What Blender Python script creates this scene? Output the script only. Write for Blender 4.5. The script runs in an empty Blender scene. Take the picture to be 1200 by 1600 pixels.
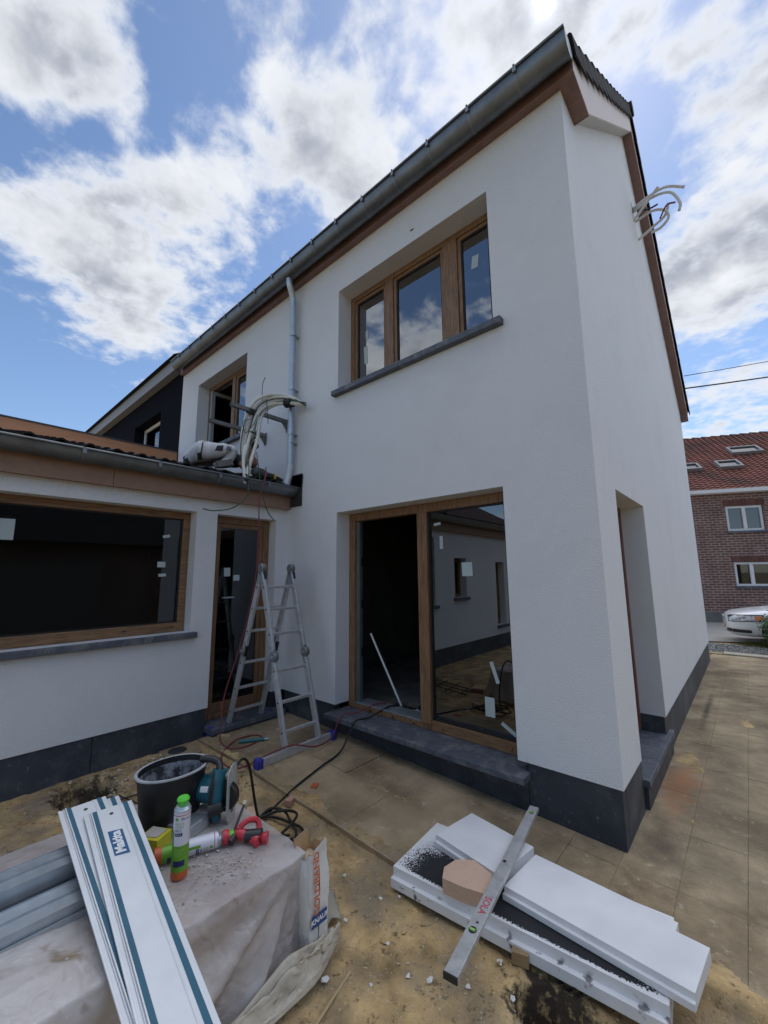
import bpy, bmesh, math, random
from mathutils import Vector, Matrix, noise
R=math.radians; PI=math.pi
random.seed(7)
scene=bpy.context.scene; COL=scene.collection

# ------------------------------------------------------------------ camera
cam=bpy.data.cameras.new('camera'); camo=bpy.data.objects.new('camera',cam); COL.objects.link(camo); scene.camera=camo
YAW,PITCH,ROLL,F=0.7227,0.1536,-0.0091,636.736
fw=Vector((-math.sin(YAW)*math.cos(PITCH),math.cos(YAW)*math.cos(PITCH),math.sin(PITCH)))
rt=Vector((math.cos(YAW),math.sin(YAW),0)); up=rt.cross(fw)
rt,up=rt*math.cos(ROLL)+up*math.sin(ROLL), up*math.cos(ROLL)-rt*math.sin(ROLL)
camo.matrix_world=Matrix(((rt.x,up.x,-fw.x,0.7055),(rt.y,up.y,-fw.y,-2.9667),(rt.z,up.z,-fw.z,1.65),(0,0,0,1)))
cam.sensor_fit='VERTICAL'; cam.sensor_height=36; cam.lens=36*F/1600; cam.clip_start=.03; cam.clip_end=2000
scene.render.resolution_x=768; scene.render.resolution_y=1024

# ------------------------------------------------------------------ sky and sun
SUN=Vector((-0.137,0.528,0.838)).normalized()
EL=math.asin(SUN.z)
world=bpy.data.worlds.new('World'); scene.world=world; world.use_nodes=True
def sky_world():
    nt=world.node_tree; nt.nodes.clear(); L=nt.links.new
    def n(t,**k):
        x=nt.nodes.new(t)
        for a,b in k.items(): setattr(x,a,b)
        return x
    def m(op,a,b=None,c=None,clamp=False):
        x=n('ShaderNodeMath',operation=op,use_clamp=clamp)
        for i,v in enumerate((a,b,c)):
            if v is None: continue
            if hasattr(v,'links'): L(v,x.inputs[i])
            else: x.inputs[i].default_value=v
        return x.outputs[0]
    def ss(v,a,b):
        x=n('ShaderNodeMapRange',interpolation_type='SMOOTHSTEP'); L(v,x.inputs[0]); x.inputs[1].default_value=a; x.inputs[2].default_value=b; return x.outputs[0]
    def mix(f,a,b):
        x=n('ShaderNodeMix',data_type='RGBA')
        if hasattr(f,'links'): L(f,x.inputs[0])
        else: x.inputs[0].default_value=f
        for i,v in ((6,a),(7,b)):
            if hasattr(v,'links'): L(v,x.inputs[i])
            else: x.inputs[i].default_value=(*v,1)
        return x.outputs[2]
    sky=n('ShaderNodeTexSky',sky_type='NISHITA',sun_disc=False,sun_elevation=EL,sun_rotation=math.atan2(SUN.x,SUN.y),air_density=1.0,dust_density=.3,ozone_density=3.5)
    tc=n('ShaderNodeTexCoord'); sep=n('ShaderNodeSeparateXYZ'); L(tc.outputs['Generated'],sep.inputs[0])
    dz=m('ADD',m('MAXIMUM',sep.outputs[2],0.0),.12)
    px=m('DIVIDE',sep.outputs[0],dz); py=m('DIVIDE',sep.outputs[1],dz)
    P=n('ShaderNodeCombineXYZ'); L(px,P.inputs[0]); L(py,P.inputs[1]); P.inputs[2].default_value=3.7
    def nz(scale,detail,rough,dist=0,off=(0,0,0)):
        a=n('ShaderNodeVectorMath',operation='ADD'); L(P.outputs[0],a.inputs[0]); a.inputs[1].default_value=off
        x=n('ShaderNodeTexNoise'); L(a.outputs[0],x.inputs['Vector']); x.inputs['Scale'].default_value=scale; x.inputs['Detail'].default_value=detail; x.inputs['Roughness'].default_value=rough; x.inputs['Distortion'].default_value=dist
        return x.outputs[0]
    big=nz(2.6,9,.58,.3); fine=nz(9,8,.64,.4,(3,1,0)); mott=nz(19,4,.5,.15,(1,7,0))
    # the cloud banks and the blue gaps between them
    acc=None
    for (x,y,r,a) in ((-.80,.02,.17,.30),(-1.14,.20,.22,.34),(-1.36,.40,.2,.26),(-.57,.52,.15,.34),(-.80,.34,.17,.13),
                      (-.18,.60,.13,.34),(.06,1.36,.30,.36),(.12,.92,.12,.26),(-.3,.50,.10,.12),(.03,2.5,.5,.2),(-.62,.06,.07,.1),(-.92,-1.28,.30,.36),(-.58,-.76,.2,-.25),(-.70,.32,.12,.14),(-.88,.33,.10,.16),(-.52,.34,.07,.14),(-.35,.40,.07,.16),(.02,.76,.06,.2),
                      (-.64,.19,.09,-.30),(-.98,.03,.10,-.46),(-.87,.13,.07,-.40),(-.77,.22,.06,-.26),(-.05,.78,.06,-.2),(-.36,.44,.06,-.1),(-2.1,.2,.38,-.34),(-1.55,.30,.16,.14),(-.07,1.02,.07,-.16),(-.47,.33,.08,-.08)):
        dx=m('SUBTRACT',px,x); dy=m('SUBTRACT',py,y)
        d2=m('ADD',m('MULTIPLY',dx,dx),m('MULTIPLY',dy,dy))
        g=m('MULTIPLY',m('EXPONENT',m('MULTIPLY',d2,-1/(r*r))),a)
        acc=g if acc is None else m('ADD',acc,g)
    dens=m('ADD',m('ADD',m('MULTIPLY',big,.85),acc),m('MULTIPLY',m('SUBTRACT',fine,.5),.42))
    dens=m('ADD',dens,m('MULTIPLY',m('SUBTRACT',mott,.5),.42))
    cov=ss(dens,.40,.67)
    thick=ss(dens,.55,.85)
    shade=nz(3.2,7,.55,.2,(9,4,0))
    body=mix(ss(shade,.34,.68),(.34,.37,.43),(.84,.85,.87))
    col=mix(thick,(.74,.77,.82),body)
    dot=n('ShaderNodeVectorMath',operation='DOT_PRODUCT'); L(tc.outputs['Generated'],dot.inputs[0]); dot.inputs[1].default_value=SUN
    glow=m('ADD',m('MULTIPLY',m('POWER',m('MAXIMUM',dot.outputs['Value'],0.0),5000),.9),m('MULTIPLY',m('POWER',m('MAXIMUM',dot.outputs['Value'],0.0),40),.08))
    gl=n('ShaderNodeVectorMath',operation='SCALE'); L(col,gl.inputs[0]); L(m('ADD',glow,.92),gl.inputs['Scale'])
    b1=n('ShaderNodeBackground'); L(sky.outputs[0],b1.inputs[0]); b1.inputs[1].default_value=.068
    b2=n('ShaderNodeBackground'); L(gl.outputs[0],b2.inputs[0]); b2.inputs[1].default_value=.56
    mx=n('ShaderNodeMixShader'); L(m('MULTIPLY',cov,.96),mx.inputs[0]); L(b1.outputs[0],mx.inputs[1]); L(b2.outputs[0],mx.inputs[2])
    o=n('ShaderNodeOutputWorld'); L(mx.outputs[0],o.inputs[0])
sky_world()
sl=bpy.data.lights.new('sun','SUN'); sl.energy=1.15; sl.angle=R(120); sl.color=(1,.985,.96)
so=bpy.data.objects.new('sun',sl); COL.objects.link(so); so.rotation_euler=SUN.to_track_quat('Z','Y').to_euler()
scene.cycles.use_denoising=True; scene.cycles.max_bounces=6; scene.cycles.diffuse_bounces=4; scene.cycles.glossy_bounces=3; scene.cycles.transparent_max_bounces=10; scene.cycles.caustics_reflective=False; scene.cycles.caustics_refractive=False
world.cycles.sampling_method='MANUAL'; world.cycles.sample_map_resolution=512
vs=scene.view_settings; vs.view_transform='Standard'; vs.look='None'; vs.exposure=1.17; vs.gamma=1

# ------------------------------------------------------------------ materials
MATS={}
def mat(name,c,rough=.6,metal=0,var=.12,scale=6,bump=0,bscale=80,c2=None,c2lo=.5,c2hi=.65,c2scale=3,spec=.5,rand=0,aniso=None,coat=0,detail=6,specks=()):
    if name in MATS: return MATS[name]
    mt=bpy.data.materials.new(name); mt.use_nodes=True; nt=mt.node_tree; L=nt.links.new; B=nt.nodes['Principled BSDF']
    B.inputs['Roughness'].default_value=rough; B.inputs['Metallic'].default_value=metal; B.inputs['Specular IOR Level'].default_value=spec
    if coat: B.inputs['Coat Weight'].default_value=coat; B.inputs['Coat Roughness'].default_value=.08
    g=nt.nodes.new('ShaderNodeNewGeometry'); vec=g.outputs['Position']
    if aniso:
        mp=nt.nodes.new('ShaderNodeMapping'); L(vec,mp.inputs[0]); mp.inputs['Scale'].default_value=aniso; vec=mp.outputs[0]
    nz=nt.nodes.new('ShaderNodeTexNoise'); L(vec,nz.inputs['Vector']); nz.inputs['Scale'].default_value=scale; nz.inputs['Detail'].default_value=detail; nz.inputs['Roughness'].default_value=.62
    def mixn(f,a,b):
        x=nt.nodes.new('ShaderNodeMix'); x.data_type='RGBA'; L(f,x.inputs[0])
        for i,v in ((6,a),(7,b)):
            if hasattr(v,'links'): L(v,x.inputs[i])
            else: x.inputs[i].default_value=(*v,1)
        return x.outputs[2]
    def rng(f,a,b,lo=0,hi=1):
        x=nt.nodes.new('ShaderNodeMapRange'); L(f,x.inputs[0]); x.inputs[1].default_value=a; x.inputs[2].default_value=b; x.inputs[3].default_value=lo; x.inputs[4].default_value=hi; return x.outputs[0]
    col=mixn(rng(nz.outputs[0],.3,.7),tuple(max(0,v*(1-var)) for v in c),tuple(min(1,v*(1+var)) for v in c))
    if c2:
        n2=nt.nodes.new('ShaderNodeTexNoise'); L(vec,n2.inputs['Vector']); n2.inputs['Scale'].default_value=c2scale; n2.inputs['Detail'].default_value=8; n2.inputs['Roughness'].default_value=.65
        col=mixn(rng(n2.outputs[0],c2lo,c2hi),col,c2)
    for (sc,ssc,slo,shi) in specks:
        n5=nt.nodes.new('ShaderNodeTexNoise'); L(vec,n5.inputs['Vector']); n5.inputs['Scale'].default_value=ssc; n5.inputs['Detail'].default_value=3; n5.inputs['Roughness'].default_value=.7
        col=mixn(rng(n5.outputs[0],slo,shi),col,sc)
    if rand:
        oi=nt.nodes.new('ShaderNodeObjectInfo'); h=nt.nodes.new('ShaderNodeHueSaturation'); L(col,h.inputs['Color']); L(rng(oi.outputs['Random'],0,1,1-rand,1+rand),h.inputs['Value']); col=h.outputs[0]
    L(col,B.inputs['Base Color'])
    if bump:
        n3=nt.nodes.new('ShaderNodeTexNoise'); L(vec,n3.inputs['Vector']); n3.inputs['Scale'].default_value=bscale; n3.inputs['Detail'].default_value=5
        bp=nt.nodes.new('ShaderNodeBump'); L(n3.outputs[0],bp.inputs['Height']); bp.inputs['Strength'].default_value=bump; bp.inputs['Distance'].default_value=.01; L(bp.outputs[0],B.inputs['Normal'])
    MATS[name]=mt; return mt
def glass(name,tint=(.62,.66,.66),ior=2.1,rough=0):
    if name in MATS: return MATS[name]
    mt=bpy.data.materials.new(name); mt.use_nodes=True; nt=mt.node_tree; L=nt.links.new; nt.nodes.clear()
    o=nt.nodes.new('ShaderNodeOutputMaterial'); mx=nt.nodes.new('ShaderNodeMixShader'); t=nt.nodes.new('ShaderNodeBsdfTransparent'); t.inputs[0].default_value=(*tint,1)
    gl=nt.nodes.new('ShaderNodeBsdfGlossy'); gl.inputs['Roughness'].default_value=rough; gl.inputs[0].default_value=(.92,.96,1,1)
    f=nt.nodes.new('ShaderNodeFresnel'); f.inputs[0].default_value=ior
    L(f.outputs[0],mx.inputs[0]); L(t.outputs[0],mx.inputs[1]); L(gl.outputs[0],mx.inputs[2]); L(mx.outputs[0],o.inputs[0]); MATS[name]=mt; return mt
def wood(name,c,c2,axis=2):
    s=[14,14,14]; s[axis]=1.3
    return mat(name,c,.5,0,.22,3,.25,9,c2=c2,c2lo=.45,c2hi=.62,c2scale=5,aniso=tuple(s))

M_render=mat('white_render',(.765,.775,.79),.95,0,.10,170,1.0,120,c2=(.70,.71,.725),c2lo=.5,c2hi=.8,c2scale=1.3)
M_renderW=M_render
M_blue=mat('bluestone',(.036,.042,.055),.55,0,.3,5,.12,60,c2=(.10,.108,.12),c2lo=.5,c2hi=.75,c2scale=3,rand=.2,specks=(((.16,.165,.17),22,.62,.78),((.3,.3,.29),120,.70,.74)))
M_sill=mat('bluestone_sill',(.085,.098,.125),.6,0,.22,14,.15,80,c2=(.24,.235,.225),c2lo=.50,c2hi=.78,c2scale=7,specks=(((.38,.36,.33),60,.64,.74),))
M_oakV=wood('oak_vertical',(.25,.138,.066),(.15,.08,.04),2)
M_oakX=wood('oak_along_x',(.25,.138,.066),(.15,.08,.04),0)
M_oakY=wood('oak_along_y',(.25,.138,.066),(.15,.08,.04),1)
M_clad=mat('brown_cladding',(.235,.145,.13),.6,0,.12,10,.1,60,c2=(.19,.115,.10),c2scale=6)
M_band=mat('orange_cladding',(.44,.20,.095),.6,0,.12,10,.1,60,aniso=(1,.2,3))
M_pink=mat('pale_verge_board',(.62,.54,.52),.7,0,.06,10)  # front verge boards, paler than the brown rear ones
M_zincb=mat('zinc_bracket',(.22,.24,.26),.45,.7,.1,9); M_zinc=mat('zinc',(.17,.185,.20),.42,.75,.22,7,.06,30,c2=(.20,.22,.24),c2lo=.5,c2hi=.7,c2scale=5)
M_galv=mat('galvanised_steel',(.46,.51,.55),.42,.75,.12,16,.03,40)
M_alu=mat('aluminium',(.60,.61,.63),.42,.55,.15,20,.05,60,c2=(.75,.75,.74),c2lo=.62,c2hi=.7,c2scale=26)
M_tile=mat('dark_roof_tile',(.024,.022,.023),.85,0,.3,8,.2,60,rand=.2,spec=.15)
M_black=mat('black_plastic',(.018,.018,.02),.42,0,.2,10)
M_rubber=mat('black_rubber',(.012,.012,.013),.6,0,.1,10)
M_lead=mat('lead_flashing',(.05,.052,.058),.5,.3,.2,6,.2,20)
M_glass=glass('window_glass',(.5,.54,.56),3.6); M_glassw=glass('faint_glass',(.5,.53,.55),1.65); M_glassd=glass('dark_glass',(.5,.53,.53),2.5)
M_stick=mat('glass_label',(.45,.52,.52),.5,0,.05,20)
M_dirt=mat('dirt',(.42,.29,.135),.95,0,.6,4.5,1.0,40,c2=(.25,.20,.135),c2lo=.46,c2hi=.66,c2scale=2.6,detail=12,specks=(((.16,.105,.05),26,.58,.70),((.58,.50,.38),75,.64,.70),((.10,.07,.04),110,.66,.70)))
M_slab=mat('concrete_slab',(.34,.26,.16),.9,0,.5,2.0,.6,90,c2=(.17,.12,.065),c2lo=.46,c2hi=.66,c2scale=1.3,rand=.05,detail=11,specks=(((.44,.37,.27),14,.60,.74),((.12,.09,.05),60,.66,.72)))
M_white=mat('white_paint',(.78,.78,.77),.5,0,.03,5)
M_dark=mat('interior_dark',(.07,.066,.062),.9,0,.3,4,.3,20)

# ------------------------------------------------------------------ mesh helpers
class MB:
    def __init__(s): s.v=[]; s.f=[]; s.mi=[]; s.cur=0
    def add(s,vs,fs):
        o=len(s.v); s.v+= [Vector(q) for q in vs]; s.f+=[tuple(i+o for i in q) for q in fs]; s.mi+=[s.cur]*len(fs); return s
    def box(s,a,b):
        x0,x1=sorted((a[0],b[0])); y0,y1=sorted((a[1],b[1])); z0,z1=sorted((a[2],b[2]))
        return s.add([(x0,y0,z0),(x1,y0,z0),(x1,y1,z0),(x0,y1,z0),(x0,y0,z1),(x1,y0,z1),(x1,y1,z1),(x0,y1,z1)],
            [(0,3,2,1),(4,5,6,7),(0,1,5,4),(1,2,6,5),(2,3,7,6),(3,0,4,7)])
    def bar(s,p,q,w,h,upv=(0,0,1)):
        p,q=Vector(p),Vector(q); d=(q-p).normalized(); u=Vector(upv)
        if abs(d.dot(u))>.98: u=Vector((0,1,0))
        r=d.cross(u).normalized()*w/2; t=r.cross(d).normalized()*h/2
        c=[]
        for e in (p,q): c+=[e-r-t,e+r-t,e+r+t,e-r+t]
        return s.add(c,[(0,1,2,3),(7,6,5,4),(0,4,5,1),(1,5,6,2),(2,6,7,3),(3,7,4,0)])
    def tube(s,pts,r,n=8,cap=True,radii=None):
        pts=[Vector(p) for p in pts]; rings=[]; prev=None
        for i,p in enumerate(pts):
            d=(pts[min(i+1,len(pts)-1)]-pts[max(i-1,0)])
            if d.length<1e-9: d=Vector((0,0,1))
            d.normalize()
            if prev is None:
                a=Vector((0,0,1)) if abs(d.z)<.9 else Vector((1,0,0)); u=d.cross(a).normalized()
            else: u=(prev-d*prev.dot(d)).normalized()
            prev=u; w=d.cross(u); rr=radii[i] if radii else r
            rings.append([p+(u*math.cos(2*PI*k/n)+w*math.sin(2*PI*k/n))*rr for k in range(n)])
        vs=[v for g in rings for v in g]; fs=[]
        for i in range(len(pts)-1):
            for k in range(n): fs.append((i*n+k,i*n+(k+1)%n,(i+1)*n+(k+1)%n,(i+1)*n+k))
        if cap: fs.append(tuple(range(n-1,-1,-1))); fs.append(tuple((len(pts)-1)*n+k for k in range(n)))
        return s.add(vs,fs)
    def lathe(s,prof,c=(0,0,0),n=24,axis='z',sx=1,sy=1):
        vs=[]; fs=[]; c=Vector(c)
        for (r,h) in prof:
            for k in range(n):
                a=2*PI*k/n; x,y=r*math.cos(a)*sx,r*math.sin(a)*sy
                vs.append(c+(Vector((x,y,h)) if axis=='z' else Vector((h,x,y)) if axis=='x' else Vector((y,h,x))))
        for i in range(len(prof)-1):
            for k in range(n): fs.append((i*n+k,i*n+(k+1)%n,(i+1)*n+(k+1)%n,(i+1)*n+k))
        return s.add(vs,fs)
    def prism(s,poly,d):
        d=Vector(d); n=len(poly); P=[Vector(p) for p in poly]
        return s.add(P+[p+d for p in P],[tuple(range(n-1,-1,-1)),tuple(range(n,2*n))]+[(i,(i+1)%n,(i+1)%n+n,i+n) for i in range(n)])
    def grid(s,fn,nu,nv):
        vs=[fn(i/nu,j/nv) for i in range(nu+1) for j in range(nv+1)]
        return s.add(vs,[(i*(nv+1)+j,(i+1)*(nv+1)+j,(i+1)*(nv+1)+j+1,i*(nv+1)+j+1) for i in range(nu) for j in range(nv)])
    def text(s,txt,size,fn,extr=0,res=2,bold=0,align='CENTER',shear=0):
        cu=bpy.data.curves.new('lettering','FONT'); cu.body=txt; cu.size=size; cu.align_x=align; cu.align_y='CENTER'; cu.resolution_u=res; cu.offset=bold; cu.shear=shear
        ob=bpy.data.objects.new('lettering',cu); COL.objects.link(ob); dg=bpy.context.evaluated_depsgraph_get()
        me=bpy.data.meshes.new_from_object(ob.evaluated_get(dg)); s.add([fn(v.co.x,v.co.y) for v in me.vertices],[tuple(p.vertices) for p in me.polygons])
        bpy.data.objects.remove(ob); bpy.data.curves.remove(cu); bpy.data.meshes.remove(me); return s
    def build(s,name,m,parent=None,smooth=False,bevel=0,solid=0,sub=0,local=False,fixn=True,label=None):
        off=Vector((0,0,0))
        if parent is not None and not local:
            q=parent
            while q is not None: off+=q.location; q=q.parent
        me=bpy.data.meshes.new(name); me.from_pydata([tuple(v-off) for v in s.v],[],s.f)
        ms=m if isinstance(m,(list,tuple)) else [m]
        for x in ms: me.materials.append(x)
        if len(ms)>1:
            for p,i in zip(me.polygons,s.mi): p.material_index=i
        if fixn:
            b=bmesh.new(); b.from_mesh(me); bmesh.ops.recalc_face_normals(b,faces=b.faces); b.to_mesh(me); b.free()
        if smooth:
            for p in me.polygons: p.use_smooth=True
            if smooth!='all': me.set_sharp_from_angle(angle=R(38))
        me.update(); o=bpy.data.objects.new(name,me); COL.objects.link(o)
        if parent is not None: o.parent=parent
        if solid: x=o.modifiers.new('s','SOLIDIFY'); x.thickness=solid; x.offset=0
        if bevel: x=o.modifiers.new('b','BEVEL'); x.width=bevel; x.segments=2; x.limit_method='ANGLE'
        if sub: x=o.modifiers.new('d','SUBSURF'); x.levels=sub; x.render_levels=sub
        if label: o['label']=label
        return o
def tag(o,label,cat,group=None):
    o['label']=label; o['category']=cat
    if group: o['group']=group
    return o
def struct(o,kind='structure'): o['kind']=kind; return o
def thing(name,label,cat,loc=(0,0,0),group=None,rot=(0,0,0)):
    o=bpy.data.objects.new(name,None); o.empty_display_size=.1; COL.objects.link(o); o.location=loc; o.rotation_euler=rot
    return tag(o,label,cat,group)
def share(src,parent,loc=(0,0,0),rot=None):
    o=src.copy(); COL.objects.link(o); o.parent=parent; o.location=loc
    if rot is not None: o.rotation_euler=rot
    return o
def spline(pts,k=8):
    P=[Vector(p) for p in pts]; P=[P[0]*2-P[1]]+P+[P[-1]*2-P[-2]]; out=[]
    for i in range(1,len(P)-2):
        a,b,c,d=P[i-1:i+3]
        for j in range(k):
            t=j/k; out.append(.5*((2*b)+(c-a)*t+(2*a-5*b+4*c-d)*t*t+(3*b-a-3*c+d)*t**3))
    return out+[P[-2]]
def sat(x): return max(0.,min(1.,x))
def sst(x,a,b): t=sat((x-a)/(b-a)); return t*t*(3-2*t)
def fbm(x,y,z=0,o=4): return noise.fractal(Vector((x,y,z)),1.0,2.0,o)

# ------------------------------------------------------------------ ground
def slab_z(x): return .10*sat(-x/2.6)
def in_patio(x,y):
    if -3.45<x<-.9 and -1.0<y<.2: return True
    return -.9<=x<=2 and -.68<y<8
def dirt_z(x,y):
    base=slab_z(x)-.038-.018*sat((-y-.7)/1.6)
    base+=.016*fbm(x*1.7,y*1.7)+.012*fbm(x*6,y*6,3)+.007*fbm(x*16,y*16,5,3)
    if in_patio(x,y):
        n=.45*fbm(x*3.1+3,y*3.1,11,5)+.5*math.exp(-((y+.98)/.10)**2)*(x<-.9)+.55*math.exp(-((y+.66)/.08)**2)*(x>=-.9)
        return slab_z(x)+(.0045*sat((n-.22)*4)+.003*fbm(x*14,y*14,2)*sat((n-.22)*4)-.0012 if n>.22 else -.02)
    for (cx,cy,r,d) in ((-.035,-1.175,.14,.9),(-3.2,-1.96,.20,.7)):
        q=math.hypot((x-cx)*1.0,(y-cy)*1.15)+.03*fbm(x*9,y*9,8)
        base-=d*(1-sst(q,r*.86,r*1.02))
        base+=.02*math.exp(-((q-r*1.4)/.05)**2)
    if y>8.4 or y<-8 or x<-8 or x>6: base=-.045+.01*fbm(x*.3,y*.3)
    return base
def axis_pts(lo,hi,step,far):
    a=[]; v=lo
    while v<=hi+1e-6: a.append(v); v+=step
    g=step*2; l=[lo]; r=[a[-1]]
    while l[-1]>-far: l.append(l[-1]-g); r.append(r[-1]+g); g*=1.45
    return l[:0:-1]+a+r[1:]
xs=axis_pts(-3.7,1.3,.022,600); ys=axis_pts(-2.9,2.6,.022,600)
g=MB(); g.add([(x,y,dirt_z(x,y)) for x in xs for y in ys],[(i*len(ys)+j,(i+1)*len(ys)+j,(i+1)*len(ys)+j+1,i*len(ys)+j+1) for i in range(len(xs)-1) for j in range(len(ys)-1)])
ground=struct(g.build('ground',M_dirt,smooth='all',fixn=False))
# ---- paving
def stain_shade_patch(m,cx,cy,rx,ry,col,amt,sc,lo=1.15,hi=2.0):
    nt=m.node_tree; L=nt.links.new; B=nt.nodes['Principled BSDF']; src=B.inputs['Base Color'].links[0].from_socket
    g=nt.nodes.new('ShaderNodeNewGeometry'); mp=nt.nodes.new('ShaderNodeMapping'); mp.vector_type='POINT'; L(g.outputs['Position'],mp.inputs[0]); mp.inputs['Location'].default_value=(-cx/rx,-cy/ry,0); mp.inputs['Scale'].default_value=(1/rx,1/ry,0)
    le=nt.nodes.new('ShaderNodeVectorMath'); le.operation='LENGTH'; L(mp.outputs[0],le.inputs[0])
    nz=nt.nodes.new('ShaderNodeTexNoise'); L(g.outputs['Position'],nz.inputs['Vector']); nz.inputs['Scale'].default_value=sc; nz.inputs['Detail'].default_value=9; nz.inputs['Roughness'].default_value=.65
    ad=nt.nodes.new('ShaderNodeMath'); ad.operation='MULTIPLY_ADD'; L(nz.outputs[0],ad.inputs[0]); ad.inputs[1].default_value=2.2; L(le.outputs['Value'],ad.inputs[2])
    mr=nt.nodes.new('ShaderNodeMapRange'); L(ad.outputs[0],mr.inputs[0]); mr.inputs[1].default_value=lo; mr.inputs[2].default_value=hi; mr.inputs[3].default_value=amt; mr.inputs[4].default_value=0
    mx=nt.nodes.new('ShaderNodeMix'); mx.data_type='RGBA'; L(mr.outputs[0],mx.inputs[0]); L(src,mx.inputs[6]); mx.inputs[7].default_value=(*col,1); L(mx.outputs[2],B.inputs['Base Color'])
stain_shade_patch(M_dirt,-.035,-1.16,.20,.19,(.03,.022,.015),.96,18,1.75,2.05); stain_shade_patch(M_dirt,-3.2,-1.95,.27,.25,(.04,.03,.02),.95,14,1.75,2.05)  # both pits: shade of the hole painted into the dirt colour, with dark soil
stain_shade_patch(M_slab,.13,1.25,.16,.75,(.42,.17,.075),.75,5); stain_shade_patch(M_slab,.15,3.6,.05,1.3,(.06,.045,.03),.8,9); stain_shade_patch(M_slab,.12,.25,.16,.35,(.09,.07,.045),.7,7); stain_shade_patch(M_slab,-1.6,-.62,.9,.16,(.40,.31,.19),.7,4)
M_bed=mat('joint_sand',(.25,.195,.12),.95,0,.3,8,.4,80)
def slab_mesh(w,d,nm):
    b=MB().box((-w/2,-d/2,-.05),(w/2,d/2,0)); return b
def pave(parent,x0,y0,w,d,seed):
    rnd=random.Random(seed)
    b=slab_mesh(w-.0025,d-.0025,'paving_slab'); o=b.build('paving_slab',M_slab,parent,bevel=.0015,local=True)
    o.location=Vector((x0+w/2,y0+d/2,slab_z(x0+w/2)+rnd.uniform(-.0015,.0015)))-parent.location
    dz=(slab_z(x0+w)-slab_z(x0))/w
    o.rotation_euler=(rnd.uniform(-.002,.002),-math.atan(dz),rnd.uniform(-.003,.003))
    return o
bed=MB(); bed.grid(lambda u,v:(-3.44+u*2.55,-.98+v*1.1,slab_z(-3.44+u*2.55)-.004),6,1)
patio=struct(bed.build('patio',M_bed))
for j,(ya,yb) in enumerate(((-1.0,-.5),(-.5,.02))):
    off=.3 if j%2 else 0
    xa=-3.45
    for w in ([.55] if j%2 else [])+[1.0]*3:
        if xa+w>-.85: w=-.9-xa
        if w>.06: pave(patio,xa,ya,w,yb-ya,int(xa*97)+j); xa+=w
bed=MB(); bed.grid(lambda u,v:(-.9+u*2.4,-.66+v*8.55,slab_z(-.9+u*2.4)-.004),6,1)
path=struct(bed.build('side_path',M_bed))
cols=[(-.9,.6),(-.3,.27),(-.03,.28),(.25,.275),(.525,.28),(.805,.28),(1.085,.28)]
rows=[(-.68,.53)]+[(-.15+.6*k,.6) for k in range(13)]+[(7.65,.3)]
for (xa,w) in cols:
    for k,(ya,d) in enumerate(rows):
        if xa<-.04 and ya>-.1: continue
        if ya<-.1 and xa<-.04 or xa>=-.04: pave(path,xa,ya,w,min(d,.16) if (xa<-.04 and ya>-.2) else d,int(xa*53+ya*31))
# kerb, gravel strip, verge, street
struct(MB().box((-.16,7.97,-.1),(.14,8.22,.015)).build('kerb',M_slab,bevel=.01))
k=MB().box((.15,7.97,-.1),(1.15,8.24,.03)); struct(k.build('kerb',mat('pale_kerb',(.40,.36,.28),.9,0,.15,6,.4,80),bevel=.01))
k=MB().box((1.16,7.97,-.1),(2.16,8.24,.03)); struct(k.build('kerb',MATS['pale_kerb'],bevel=.01))
rnd=random.Random(3)
gm=MB()
for i in range(5200):
    x=rnd.uniform(-.6,2.4); y=rnd.uniform(8.26,9.75); s=rnd.uniform(.012,.028)
    vs=[Vector((rnd.uniform(-1,1),rnd.uniform(-1,1),rnd.uniform(-.6,.6))).normalized()*s for _ in range(4)]
    z=-.03+s*.5
    gm.add([(x+v.x,y+v.y,z+v.z) for v in vs],[(0,1,2),(0,2,3),(0,3,1),(1,3,2)])
struct(gm.build('gravel',mat('grey_gravel',(.30,.30,.29),.85,0,.6,60,0),fixn=True),'stuff')
gb=MB().grid(lambda u,v:(-3+u*9,8.24+v*1.6,-.032+.006*fbm(u*40,v*9)),40,10); struct(gb.build('gravel_bed',mat('gravel_bed',(.22,.215,.20),.95,0,.5,55,.8,90)))
M_road=mat('pale_road',(.33,.315,.29),.9,0,.12,2,.3,60)
STA=R(23.8); ex=Vector((math.cos(STA),math.sin(STA),0)); en=Vector((math.sin(STA),-math.cos(STA),0))
st=MB(); o0=Vector((-.48,14.95,0)); 
st.add([o0+ex*-40+en*4.6+Vector((0,0,-.02)),o0+ex*60+en*4.6+Vector((0,0,-.02)),o0+ex*60+Vector((0,0,-.02)),o0-ex*40+Vector((0,0,-.02))],[(0,1,2,3)])
struct(st.build('street',M_road))
gr=MB(); rnd=random.Random(9)
for i in range(2600):
    t=rnd.uniform(-1.2,2.6); w=rnd.uniform(4.65,5.25)+.1*math.sin(t*5); p=o0+ex*t+en*w; h=rnd.uniform(.03,.09); an=rnd.uniform(0,6.28); dx=Vector((math.cos(an),math.sin(an),0))*.006; le=Vector((rnd.uniform(-.03,.03),rnd.uniform(-.03,.03),h))
    b=Vector((p.x,p.y,-.035)); gr.add([b-dx,b+dx,b+le],[(0,1,2)])
struct(gr.build('grass',mat('grass',(.17,.20,.04),.8,0,.35,6),fixn=False),'stuff')

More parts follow.
